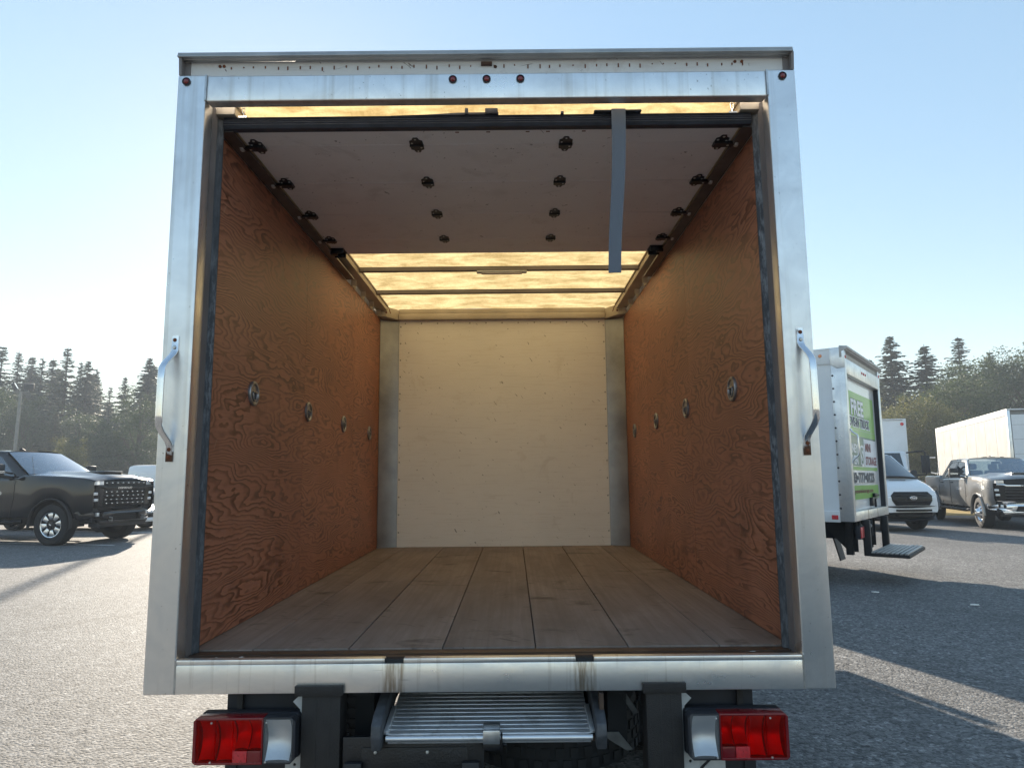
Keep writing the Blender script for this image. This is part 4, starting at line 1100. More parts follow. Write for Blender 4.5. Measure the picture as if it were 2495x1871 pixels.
    mb = MB(); mb.box(-.70, .70, 2.82, 3.06, .36, .46); mb.build('air_dam', MAT['plastic'], t, bevel=.02)
    mb = MB(); mb.box(-.30, .30, 2.30, 2.72, 1.48, 1.535); sc = mb.build('bonnet_scoop', P, t, bevel=.02)
    mb = MB(); mb.box(-.26, .26, 2.715, 2.727, 1.495, 1.525); mb.build('scoop_mouth', MAT['gloss_black'], sc)
    for i in range(3):
        mb = MB(); mb.box(-.2, .2, 2.36 + .1*i, 2.40 + .1*i, 1.5355, 1.544); mb.build('scoop_louvre', MAT['gloss_black'] if chrome else P, sc, bevel=.004)
    mb = MB(); mb.box(-.62, .62, -3.0, 2.7, .42, .62); mb.build('chassis', MAT['under'], t)
    for c in (AF, AR):
        for s in (-1, 1):
            road_wheel(t, rot_to((s, 0, 0), (s*(.86 if not (dually and c == AR) else .95), c, .425)), .425, .29, .26, 'dually' if dually else 'spokes')
    return t
def hd(x, y): return math.atan2(x, y)
make_pickup('pickup_truck', 'black crew-cab pickup with studded black grille facing the left post of the box truck', 'p_dark', (-11.43, 13.30, 0), hd(.98, -.2))
make_pickup('pickup_truck', 'grey crew-cab pickup with chrome bumper parked beside the white van', 'p_grey', (14.86, 18.80, 0), hd(-.30, -.955), True, '3500 HD', True)

# ================================================================== WHITE VANS
def make_van(label, loc, heading):
    t = thing('cargo_van', label, 'van', loc, -heading)
    P = MAT['p_white']; AF, AR, RA, ZC = 1.86, -1.6, .42, .35
    sts = sorted(set([-2.8, -2.74, -2.5, -1.0, 0, .6, .8, 1.16, 1.4, 1.7, 1.99, 2.1, 2.2, 2.35, 2.5, 2.62, 2.70, 2.74] + [AF + RA*math.cos(RAD(a)) for a in range(0, 181, 15)] + [AR + RA*math.cos(RAD(a)) for a in range(0, 181, 15)]))
    def zb(y):
        z = interp([(-2.8, .42), (2.3, .40), (2.74, .50)], y)
        for c in (AF, AR):
            if abs(y - c) < RA: z = max(z, ZC + math.sqrt(RA*RA - (y-c)**2))
        return z
    wid = lambda y: interp([(-2.8, .95), (-2.5, 1.02), (1.6, 1.02), (2.2, .985), (2.55, .90), (2.74, .78)], y)
    ztop = lambda y: interp([(-2.8, 2.05), (-2.5, 2.10), (.8, 2.11), (1.16, 2.06), (1.99, 1.40), (2.3, 1.28), (2.58, 1.14), (2.70, 1.03), (2.74, .90)], y)
    rows = []
    for y in sts:
        w = wid(y); b = zb(y); c = ztop(y)
        belt = min(1.18, c - .10); sh = max(belt + .02, c - .14)
        lean = (sh - belt)*.13
        half = [(w - .03, b), (w, b + (belt-b)*.3), (w, b + (belt-b)*.75), (w - .015, belt), (w - .02 - lean*.5, (belt+sh)/2), (w - .03 - lean, sh), (w*.90 - lean, c - .05), (w*.72 - lean*.8, c - .012), (w*.4, c), (0, c + .012)]
        rows.append([(-x, y, z) for x, z in half] + [(x, y, z) for x, z in reversed(half[:-1])])
    mb = MB(); mb.grid(rows); mb.raw(rows[0], [tuple(range(len(rows[0])))]); mb.raw(rows[-1], [tuple(range(len(rows[-1])))])
    mb.build('body', P, t, auto=32)
    def sx(y, z):
        w = wid(y); c = ztop(y); belt = min(1.18, c-.10); sh = max(belt+.02, c-.14); lean = (sh-belt)*.13
        return w - .03 - lean*max(0, min(1, (z-belt)/(sh-belt)))
    rows = []
    for i in range(9):
        q = i/8; y = 1.99 + (1.20 - 1.99)*q; zc = 1.40 + (2.04 - 1.40)*q
        rows.append([(u*(.86 - .13*q), y + .14*(1-u*u)*(1-q*.4) + .012, zc + .022 - .045*u*u) for u in [-1 + j/6 for j in range(13)]])
    mb = MB(); mb.grid(rows); mb.grid([[(x, y - .01, z - .008) for x, y, z in r] for r in rows])
    wsd = mb.build('windshield', m_plain('van_windshield', (.020, .032, .042), .06, 0, .1, 3, .8, .6) if 'vw' not in MAT else MAT['vw'], t); MAT['vw'] = wsd.data.materials[0]
    mb = MB(); mb.box(-.05, .42, 1.50, 1.506, 1.58, 1.74, 0, Matrix.Translation((.05, -.0, .0))); 
    mb = MB(); mb.tube([rows[0][j] for j in range(13)], .025, 6); mb.build('wiper_cowl', MAT['plastic'], t)
    for s in (-1, 1):
        mb = MB(); pts = [(y, z) for y, z in ((1.72, 1.24), (1.15, 1.90), (.55, 1.93), (.55, 1.24))]
        mb.raw([(s*(sx(y, z) + .006), y, z) for y, z in pts] + [(s*(sx(y, z) - .02), y, z) for y, z in pts], [(0,1,2,3), (7,6,5,4), (0,1,5,4), (1,2,6,5), (2,3,7,6), (3,0,4,7)])
        mb.build('door_window', MAT['vw'], t)
        mb = MB(); mb.box(s*1.09, s*1.30, 1.45, 1.57, 1.20, 1.60); m = mb.build('mirror', MAT['plastic'], t, bevel=.04, seg=3)
        mb = MB(); mb.bar((s*.98, 1.55, 1.26), (s*1.12, 1.51, 1.29), .12, .06); mb.build('mirror_arm', MAT['plastic'], m, bevel=.01)
        rows2 = [[(s*x, y, z) for x, y in ((.56, 2.735 - .02), (.72, 2.69), (.84, 2.60), (.90, 2.44))] for z in (.80, .93)] + [[(s*x, y, z) for x, y, z in ((.64, 2.64, 1.02), (.76, 2.58, 1.05), (.85, 2.48, 1.09), (.885, 2.32, 1.13))]]
        mb = MB(); mb.grid(rows2)
        for p in mb.v: p.y += .022; p.x += s*.018
        mb.grid([[(p.x - s*.04, p.y - .06, p.z) for p in mb.v[k*4:(k+1)*4]] for k in range(3)])
        h = mb.build('headlight', MAT['lampglass'], t)
        mb = MB(); mb.lathe([(0, .03), (.035, .025), (.05, 0)], 14, rot_to((0, 1, 0), (s*.76, 2.655, .93))); mb.build('projector', MAT['chrome'], h)
        mb = MB(); mb.box(s*1.005, s*1.03, -.6, 1.0, .58, .68); mb.build('side_moulding', MAT['plastic'], t, bevel=.01)
        for c in (AF, AR):
            pts = [(s*.62, c + RA*1.02*math.cos(RAD(a)), ZC + RA*1.02*math.sin(RAD(a))) for a in range(-5, 186, 19)]
            mb = MB(); mb.grid([[Vector(p), Vector((s*.99, p[1], p[2]))] for p in pts]); mb.raw([Vector(p) for p in pts], [tuple(range(len(pts)))]); mb.build('arch_liner', MAT['under'], t)
            road_wheel(t, rot_to((s, 0, 0), (s*.86, c, .35)), .35, .235, .21, 'plain')
    mb = MB(); g = [(-.62, .93), (-.50, 1.03), (.50, 1.03), (.62, .93), (.60, .80), (.50, .68), (-.50, .68), (-.60, .80)]
    mb.plate(g, [], lambda p: (p[0], 2.80 - .035*(p[0]/.62)**2 - max(0, p[1] - .85)*.25, p[1]), (0, -.16, 0)); gr = mb.build('grille', MAT['gloss_black'], t, bevel=.012)
    for z in (.73, .79, .95):
        mb = MB(); mb.box(-.5, .5, 2.70, 2.806 - max(0, z - .85)*.25, z - .005, z + .005); mb.build('grille_bar', MAT['plastic'], gr)
    mb = MB(); mb.lathe([(0, .014), (.105, .012), (.115, .004), (.115, 0)], 28, rot_to((0, 1, 0), (0, 2.795, .87)) @ Matrix.Diagonal((1, .44, 1, 1))); bd = mb.build('oval_badge', MAT['badge'], gr)
    mb = MB(); mb.lathe([(0, .018), (.095, .016), (.098, .010)], 28, rot_to((0, 1, 0), (0, 2.795, .87)) @ Matrix.Diagonal((1, .40, 1, 1))); mb.build('badge_field', MAT['blue'], bd)
    mb = MB(); mb.text('Ford', .068, M4((-1, 0, 0), (0, 0, 1), (0, 1, 0), (.075, 2.8145, .850)), 0, .002, 1.25, .002); mb.build('badge_letters', MAT['badge'], bd)
    mb = MB(); xs = [-1.0, -.86, -.70, -.5, -.25, 0, .25, .5, .70, .86, 1.0]; out = [(x, .30 + .08*abs(x)**4) for x in xs] + [(x, .665) for x in reversed(xs)]
    mb.plate(out, [], lambda p: (p[0], 2.83 - .05*(p[0]/.7)**2 - max(0, abs(p[0]) - .70)*1.1, p[1]), (0, -.16, 0)); bp = mb.build('front_bumper', MAT['plastic'], t, bevel=.015)
    for z0, z1 in ((.40, .45), (.53, .58)):
        mb = MB(); mb.box(-.50, .50, 2.70, 2.836, z0, z1); mb.build('bumper_intake', MAT['gloss_black'], bp)
    mb = MB(); mb.box(-.28, .20, 2.20, 2.24, 1.322, 1.336, 0, Matrix.Translation((0, 0, -.004))); mb.build('bonnet_vent', MAT['gloss_black'], t)
    mb = MB(); mb.box(-.7, .7, -2.6, 2.5, .26, .44); mb.build('chassis', MAT['under'], t)
    for s in (-1, 1):
        mb = MB(); mb.box(s*.04, s*.86, -2.812, -2.806, 1.25, 1.85); mb.build('rear_window', MAT['vw'], t)
        mb = MB(); mb.box(s*.86, s*.955, -2.82, -2.79, .85, 1.25); mb.build('tail_lamp', MAT['reflex'], t, bevel=.01)
    return t
make_van('white cargo van with black grille and oval badge behind the step of the storage truck', (9.98, 18.2, 0), hd(.2, -.98))
make_van('distant white cargo van under the trees, cut by the left post of the open truck', (-18.6, 36.0, 0), hd(.93, -.36))

def make_car(label, paint, loc, heading):
    t = thing('parked_car', label, 'car', loc, -heading); P = MAT[paint]
    sts = [-2.2, -2.15, -1.9, -1.5, -1.0, -.4, .4, 1.0, 1.35, 1.7, 1.95, 2.12, 2.2]
    wid = lambda y: interp([(-2.2, .72), (-1.9, .88), (1.7, .88), (2.2, .70)], y); top = lambda y: interp([(-2.2, .80), (-1.9, .96), (-1.3, .98), (.8, .96), (1.9, .80), (2.2, .66)], y)
    rows = []
    for y in sts:
        w = wid(y); c = top(y); b = .30
        half = [(w - .05, b), (w, b + .18), (w, c - .22), (w - .03, c - .06), (w - .12, c - .01), (0, c + .02)]
        rows.append([(-x, y, z) for x, z in half] + [(x, y, z) for x, z in reversed(half[:-1])])
    mb = MB(); mb.grid(rows); mb.raw(rows[0], [tuple(range(11))]); mb.raw(rows[-1], [tuple(range(11))]); mb.build('body', P, t, auto=35)
    mb = MB(); ro = [[(x*k, y, z) for x in (-1, -.6, 0, .6, 1)] for y, z, k in ((-1.05, 1.30, .55), (-.8, 1.37, .58), (-.1, 1.40, .60), (.25, 1.36, .58))]; mb.grid(ro); mb.grid([[(x, y, z - .03) for x, y, z in r] for r in ro]); mb.build('roof', P, t)
    mb = MB(); mb.raw([(-.80, 1.0, .95), (.80, 1.0, .95), (.58, .25, 1.36), (-.58, .25, 1.36), (-.78, -1.75, .97), (.78, -1.75, .97), (.55, -1.05, 1.30), (-.55, -1.05, 1.30)], [(0,1,2,3), (4,7,6,5), (1,5,6,2), (0,3,7,4)]); mb.build('window', MAT['vw'], t)
    for s in (-1, 1):
        mb = MB(); mb.box(s*.44, s*.70, 2.08, 2.19, .60, .70); mb.build('headlight', MAT['lampglass'], t, bevel=.03)
        for yy in (1.35, -1.35): road_wheel(t, rot_to((s, 0, 0), (s*.79, yy, .31)), .31, .20, .19, 'plain')
    mb = MB(); mb.box(-.40, .40, 2.16, 2.215, .44, .60); mb.build('grille', MAT['gloss_black'], t, bevel=.02)
    mb = MB(); mb.box(-.70, .70, 2.10, 2.24, .32, .42); mb.build('front_bumper', P, t, bevel=.03)
    return t
make_car('low white car peeping out beyond the nose of the black pickup', 'p_white', (-11.75, 16.6, 0), hd(.98, -.2)).scale = (1, 1, .78)
make_car('distant dark car parked in front of the far white van', 'p_dark', (-17.6, 29.0, 0), hd(.93, -.36))

# ================================================================== OTHER BOX TRUCKS
def truck_box(t, Wd, L, zb, zt, seams=0, panel='white', rear_door=True):
    h = Wd/2
    mb = MB(); mb.box(-h + .012, h - .012, .14, L - .03, zb + .02, zt - .02); b = mb.build('cargo_box', MAT[panel], t)
    for s in (-1, 1):
        mb = MB(); mb.box(s*(h - .10), s*(h + .004), 0, .175 if rear_door else .12, zb, zt); mb.build('corner_post', MAT['frame'], t, bevel=.006)
        mb = MB(); mb.box(s*(h - .03), s*(h + .006), .175 if rear_door else .12, L, zt - .19, zt + .004); mb.build('roof_rail', MAT['trimwhite'], t, bevel=.004)
        mb = MB(); mb.box(s*(h - .03), s*(h + .006), .175 if rear_door else .12, L, zb - .01, zb + .13); mb.build('bottom_rail', MAT['trimwhite'], t, bevel=.004)
        for i in range(1, seams):
            y = .12 + (L - .2)*i/seams; mb = MB(); mb.box(s*(h - .013), s*(h - .006), y - .008, y + .008, zb + .13, zt - .19); mb.build('panel_seam', MAT['rail'], t)
        mb = MB(); mb.box(s*(h - .11), s*(h + .005), L - .10, L + .01, zb, zt); mb.build('front_corner_post', MAT['trimwhite'], t, bevel=.02)
    mb = MB(); mb.box(-h - .006, h + .006, -.03, L + .012, zt - .012, zt + .03); mb.build('roof', MAT['trimwhite'], t, bevel=.01)
    mb = MB(); mb.box(-.45, -.37, .1, L + 2.0, .55, .80); mb.box(.37, .45, .1, L + 2.0, .55, .80)
    mb.build('chassis', MAT['under'], t)
    return b
def truck_cab(t, y0, tall, paint='white'):
    prof = [(y0, .52), (y0 + 2.35, .52), (y0 + 2.55, .70), (y0 + 2.55, 1.02), (y0 + 2.35, 1.26), (y0 + 1.45, 1.42), (y0 + .95, tall), (y0, tall + .04)]
    mb = MB(); mb.prism(prof, 'x', -1.0, 1.0); c = mb.build('cab', MAT[paint], t, bevel=.06, seg=3)
    a, b = Vector((0, y0 + 1.42, 1.47)), Vector((0, y0 + .98, tall - .06))
    off = Vector((0, (b - a).z, -(b - a).y)).normalized()*.012
    mb = MB(); mb.raw([(-.90, a.y, a.z), (.90, a.y, a.z), (.82, b.y, b.z), (-.82, b.y, b.z)] + [Vector((x, p.y, p.z)) + off*1.6 for x, p in ((-.90, a), (.90, a), (.82, b), (-.82, b))], [(3,2,1,0), (4,5,6,7), (0,1,5,4), (1,2,6,5), (2,3,7,6), (3,0,4,7)])
    mb.build('windshield', MAT['vw'], c)
    mb = MB(); mb.box(-.7, .7, y0 + 2.552, y0 + 2.565, .72, 1.0); mb.build('grille', MAT['gloss_black'], c)
    for s in (-1, 1):
        mb = MB(); mb.prism([(y0 + .25, 1.42), (y0 + 1.25, 1.42), (y0 + .92, tall - .12), (y0 + .25, tall - .10)], 'x', s*1.002, s*1.008); mb.build('side_window', MAT['vw'], c)
        mb = MB(); mb.box(s*.72, s*.92, y0 + 2.5, y0 + 2.57, .78, .96); mb.build('headlight', MAT['lampglass'], c, bevel=.02)
    mb = MB(); mb.box(-1.02, 1.02, y0 + 2.4, y0 + 2.66, .42, .64); mb.build('bumper', MAT['plastic'], c, bevel=.04)
    return c

# --- storage truck parked crosswise on the right, rear end towards the right
st = thing('box_truck', 'white box truck with green storage advert on its closed roll-up door and a rear step', 'truck', (5.257, 7.39, 0), RAD(52.3))
truck_box(st, 2.43, 4.6, .83, 3.10)
truck_cab(st, 4.75, 2.1)
for i in range(11):
    for s in (-1, 1):
        mb = MB(); mb.lathe([(0, .006), (.012, .004), (.014, 0)], 8, rot_to((s, 0, 0), (s*1.219, .160, 1.0 + .175*i))); mb.build('bolt', MAT['rubber'], st)
for s in (-1, 1):
    mb = MB(); mb.plate([(-.004, 3.12), (.178, 3.12), (.178, 2.90), (.10, 2.84), (-.004, 2.85)], [], lambda p, s=s: (s*1.2195, p[0], p[1]), (s*.004, 0, 0)); mb.build('corner_gusset', MAT['frame'], st, bevel=.002)
    mb = MB(); mb.box(s*1.2205, s*1.228, .165+.03, .275, .856, .912); mb.build('side_reflector', MAT['reflex'], st, bevel=.01)
    mb = MB(); mb.lathe([(0, .012), (.02, .008), (.024, 0)], 12, rot_to((s, 0, 0), (s*1.2215, .30, 3.03))); mb.build('marker_lamp', MAT['amber'], st)
    mb = MB(); mb.lathe([(0, .012), (.02, .008), (.024, 0)], 12, rot_to((0, -1, 0), (s*1.165, 0, 3.0))); mb.build('marker_lamp', MAT['reflex'], st)
mb = MB(); mb.box(-1.112, 1.112, .002, .10, 2.78, 2.985); mb.build('header_beam', MAT['frame'], st, bevel=.005)
mb = MB(); mb.prism([(-.045, 3.10), (-.045, 3.135), (.06, 3.15), (.06, 2.99), (.03, 2.99), (.03, 3.07)], 'x', -1.225, 1.225); mb.build('roof_cap', MAT['rail'], st, bevel=.002)
for x in (-.12, 0, .12):
    mb = MB(); mb.lathe([(0, .012), (.018, .008), (.022, 0)], 12, rot_to((0, -1, 0), (x, .002, 2.90))); mb.build('marker_lamp', MAT['reflex'], st)
mb = MB(); mb.box(-1.112, 1.112, .0, .10, .832, .955); mb.build('sill_beam', MAT['sill'], st, bevel=.004)
mb = MB(); mb.box(1.07, 1.112, .012, .10, .957, 2.778); mb.box(-1.112, -1.07, .012, .10, .957, 2.778); mb.build('door_channel', MAT['rubber'], st)
mb = MB(); mb.box(-1.068, 1.068, .075, .11, .96, 2.776)
sd = mb.build('roll_up_door', MAT['p_white'], st)
G1 = m_plain('advert_green', (.20, .46, .07), .4, 0, .06, 4, .5, .3); G2 = m_plain('advert_dark_green', (.045, .15, .10), .4, 0, .06, 4, .5, .3)
INK = m_plain('advert_ink', (.06, .07, .09), .5); MAR = m_plain('advert_maroon', (.20, .04, .06), .5); WH = m_plain('advert_white', (.74, .76, .82), .4, 0, .04, 4, .5, .3)
def decal(name, x0, x1, z0, z1, m, lift):
    mb = MB(); mb.box(x0, x1, .075 - lift, .0755 - lift, z0, z1); return mb.build(name, m, sd)
def words(txt, x, z, size, m, lift, bold=.01, sx=1.0, name='lettering'):
    mb = MB(); mb.text(txt, size, M4((1,0,0), (0,0,1), (0,-1,0), (x, .075 - lift, z)), 0, bold, sx, .0006); return mb.build(name, m, sd)
# left of the door as one stands behind it is -x
decal('advert_band', -1.02, .93, 2.07, 2.60, G1, .002)
decal('advert_band', -1.02, .95, 1.86, 1.98, G2, .0015)
decal('advert_band', -1.02, .95, 1.98, 2.065, G1, .002)
words('FREE', -.68, 2.28, .30, INK, .004, .020, 1.35, 'letter_outline'); words('FREE', -.68, 2.28, .30, WH, .0055, .010, 1.35)
words('MOVE-IN TRUCK', -.98, 2.118, .170, WH, .003, .022, 1.16, 'letter_outline')
words('MOVE-IN TRUCK', -.98, 2.118, .170, INK, .0045, .006, 1.16)
decal('advert_band', -1.02, -.16, 1.56, 1.90, G2, .003)
words('ONEY', -.92, 1.745, .165, WH, .005, .006, 1.15); words('VEN', -.76, 1.585, .165, WH, .005, .006, 1.15)
decal('advert_emblem', -.215, .02, 1.585, 1.845, WH, .004); words('S', -.185, 1.60, .33, G2, .0055, .006, .95)
decal('advert_band', .05, .95, 1.55, 1.955, WH, .003)
words('MINI', .12, 1.78, .165, MAR, .0045, .006, 1.2); words('STORAGE', .12, 1.585, .165, MAR, .0045, .006, 1.08)
decal('advert_band', -1.02, .95, 1.50, 1.548, G1, .0025)
words('603\u2022777\u20220123', -.97, 1.335, .185, INK, .004, .008, 1.56)
decal('advert_band', -1.02, .93, 1.10, 1.29, G1, .002)
words('oneyvenministorage.com', -.98, 1.185, .085, MAR, .004, .001, 1.75)
for z in (1.32, 1.68, 2.04, 2.40):
    mb = MB(); mb.box(-1.066, 1.066, .0735, .0752, z - .004, z + .004); mb.build('door_joint', MAT['rail'], sd)
mb = MB(); mb.box(.20, .34, .03, .074, .99, 1.11); mb.box(.34, .66, .045, .060, 1.075, 1.10); mb.box(.46, .50, .03, .06, .965, 1.09); lk = mb.build('door_latch', MAT['black'], sd, bevel=.006)
mb = MB(); mb.box(.42, .60, .03, .07, 1.11, 1.17); mb.box(.60, .82, .045, .06, 1.125, 1.15); mb.build('latch_bracket', MAT['black'], sd, bevel=.006)
for s in (-1,):
    x = s*1.165; mb = MB(); mb.tube([(x, -.005, 2.04), (x, -.02, 2.00), (x, -.085, 1.95), (x, -.09, 1.90), (x, -.09, 1.73), (x, -.085, 1.69), (x, -.02, 1.63), (x, -.005, 1.58)], .012, 8); mb.build('grab_handle', MAT['handle'] if 0 else MAT['chrome'], st)
# step and hangers
mb = MB(); mb.box(-.72, .72, -.52, -.05, .36, .40); sp = mb.build('rear_step', MAT['blackrough'], st, bevel=.004)
for i in range(8):
    mb = MB(); mb.box(-.72, .72, -.50 + .056*i, -.462 + .056*i, .401, .422); mb.build('step_tread', MAT['rail'], sp, bevel=.004)
for s in (-1, 1):
    for yy, xx in ((-.02, .66), (.20, .66)):
        mb = MB(); mb.box(s*(xx - .045), s*(xx + .045), yy - .05, yy + .04, .36, .83); mb.build('step_hanger', MAT['blackrough'], st, bevel=.005)
    mb = MB(); mb.prism([(.10, .83), (.62, .83), (.22, .40), (.10, .40)], 'x', s*.61, s*.63); mb.build('hanger_gusset', MAT['blackrough'], st)
    mb = MB(); mb.box(s*.72, s*1.0, -.01, .05, .60, .76); tl = mb.build('tail_lamp', MAT['rubber'], st, bevel=.01)
    mb = MB(); mb.box(s*.80, s*.99, -.02, -.0105, .61, .75); mb.build('red_lens', MAT['reflex'], tl, bevel=.004)
    mb = MB(); mb.box(s*.70, s*1.02, .62, .64, .12, .50, 0, Matrix.Translation((0, .63, .12)) @ Matrix.Rotation(RAD(-14), 4, 'X') @ Matrix.Translation((0, -.63, -.12))); fl = mb.build('mud_flap', MAT['rubber'], st)
    for x in (.72, 1.0):
        road_wheel(st, rot_to((s, 0, 0), (s*x, 1.35, .39)), .39, .23, .22, 'plain')
    road_wheel(st, rot_to((s, 0, 0), (s*.88, 6.1, .39)), .39, .23, .22, 'plain')
    mb = MB(); mb.box(s*.70, s*1.05, .75, .95, .50, .80); mb.build('underside_box', MAT['plastic'], st, bevel=.01)
mb = MB(); mb.lathe([(0, -.2), (.13, -.15), (.2, 0), (.13, .15), (0, .2)], 16, rot_to((0, 1, 0), (0, 1.35, .39))); mb.tube([(-.95, 1.35, .39), (.95, 1.35, .39)], .07, 8); mb.build('rear_axle', MAT['under'], st)
mb = MB(); mb.tube([(-.2, .15, .72), (.1, .12, .66), (.35, .12, .70), (.5, .2, .72)], .03, 8); mb.build('exhaust_pipe', MAT['steel'], st)

# --- white box truck behind the van
bt = thing('box_truck', 'white box truck behind the white van, only its box top and a mirror showing', 'truck', (15.45, 28.35, 0), -hd(-.36, -.93))
truck_box(bt, 2.5, 6.0, 1.0, 3.50, 0, 'white', False)
mb = MB(); mb.box(-1.24, 1.24, 6.013, 6.02, 1.2, 3.42); mb.build('front_panel', MAT['white'], bt)
truck_cab(bt, 6.1, 2.3)
for s in (-1, 1):
    mb = MB(); mb.lathe([(0, .02), (.05, .015), (.06, 0)], 12, rot_to((0, 1, 0), (s*1.12, 6.02, 3.33))); mb.build('marker_lamp', MAT['reflex'], bt)
    mb = MB(); mb.tube([(s*1.0, 7.2, 2.25), (s*1.5, 7.3, 2.30), (s*1.55, 7.3, 2.25), (s*1.55, 7.3, 1.5), (s*1.0, 7.2, 1.45)], .03, 8); mb.box(s*1.42, s*1.68, 7.24, 7.30, 1.55, 2.15); mb.build('mirror', MAT['plastic'], bt, bevel=.015)
    for yy in (1.5, 7.3): road_wheel(bt, rot_to((s, 0, 0), (s*.92, yy, .48)), .48, .26, .28, 'plain')
# hood mirror on a bent arm
mb = MB(); mb.tube([(1.02, 8.3, 1.25), (1.02, 8.5, 2.3), (1.06, 8.45, 2.42), (1.20, 8.42, 2.50)], .035, 8); mb.box(1.02, 1.36, 8.30, 8.52, 2.48, 2.76); mb.build('hood_mirror', MAT['trimwhite'], bt, bevel=.05)

# --- long white box truck facing away on the far right
lt2 = thing('box_truck', 'long white box truck with panelled side rising behind the grey pickup', 'truck', (18.4, 20.6, 0), RAD(-19.9))
truck_box(lt2, 2.5, 10.3, 1.05, 3.72, 8, 'greypanel', False)
mb = MB(); mb.box(-1.13, 1.13, -.012, .04, 1.2, 3.55); rdoor = mb.build('rear_door', MAT['white'], lt2)
for z in (1.7, 2.2, 2.7, 3.2):
    mb = MB(); mb.box(-1.12, 1.12, -.014, -.0115, z - .006, z + .006); mb.build('door_joint', MAT['rail'], rdoor)
truck_cab(lt2, 10.5, 2.5)
for s in (-1, 1):
    mb = MB(); mb.tube([(s*1.0, 12.0, 2.4), (s*1.42, 12.2, 2.4), (s*1.45, 12.2, 1.7), (s*1.0, 12.0, 1.6)], .03, 8); mb.box(s*1.33, s*1.56, 12.12, 12.18, 1.75, 2.3); mb.build('mirror', MAT['trimwhite'], lt2, bevel=.02)
    for yy in (2.0, 12.0): road_wheel(lt2, rot_to((s, 0, 0), (s*.92, yy, .50)), .50, .28, .29, 'plain')
mb = MB(); mb.prism([(11.3, 2.50), (11.75, 2.42), (11.75, 2.38), (11.3, 2.44)], 'x', -.95, .95); mb.build('sun_visor', MAT['gloss_black'], lt2)

# ================================================================== LIGHT POLES
def light_pole(label, x, y, h, r):
    t = thing('light_pole', label, 'light pole', (x, y, 0), 0, None)
    mb = MB(); mb.tube([(0, 0, 0), (0, 0, h)], [r, r*.75], 12); mb.lathe([(r*2.2, 0), (r*2.2, .25), (r*1.2, .3), (r*1.2, .301)], 16); mb.build('pole', m_plain('weathered_pole', (.22, .21, .19), .6, .2, .2, 4) if 'pole' not in MAT else MAT['pole'], t)
    MAT['pole'] = bpy.data.objects['pole'].data.materials[0]
    mb = MB(); mb.tube([(-.62, 0, h), (.75, 0, h)], .035, 8); mb.build('cross_arm', MAT['pole'], t)
    for x0, rz, tz in ((.62, .5, .15), (-.6, -1.1, .55)):
        T = Matrix.Translation((x0, 0, h + .45)) @ Matrix.Rotation(rz, 4, 'Z') @ Matrix.Rotation(tz, 4, 'X')
        mb = MB(); mb.prism([(-.12, -.28), (.16, -.30), (.20, .26), (-.05, .22)], 'x', -.34, .34, 0, T); fl = mb.build('flood_lamp', MAT['plastic'], t, bevel=.02)
        mb = MB(); mb.prism([(.162, -.28), (.172, -.28), (.212, .24), (.202, .24)], 'x', -.31, .31, 0, T); mb.build('lamp_glass', MAT['lampglass'], fl)
        mb = MB(); mb.bar((x0, 0, h), (x0, 0, h + .25), .05, .05); mb.build('lamp_yoke', MAT['pole'], fl)
    return t
light_pole('tall grey light pole with two floodlights above the roof of the black pickup', -39.5, 52, 8.2, .14)

light_pole('second tall grey light pole standing beyond the open box truck, hidden by it', -17.9, 41.5, 22.0, .11)

# litter on the shaded lot
for i, (x, y, lab) in enumerate(((4.545, 6.109, 'flat white scrap of litter on the shaded lot nearer the storage truck'), (5.20, 5.27, 'flat pale scrap of litter further right on the shaded lot'))):
    mb = MB(); random.seed(40 + i)
    pts = [(.05*math.cos(a)*random.uniform(.6, 1.4), .03*math.sin(a)*random.uniform(.7, 1.3)) for a in [RAD(60*j) for j in range(6)]]
    mb.prism(pts, 'z', .006, .016)
    o = mb.build('litter_scrap', MAT['paper']); o.location = (x, y, 0); tag(o, lab, 'litter', 'litter on the lot')

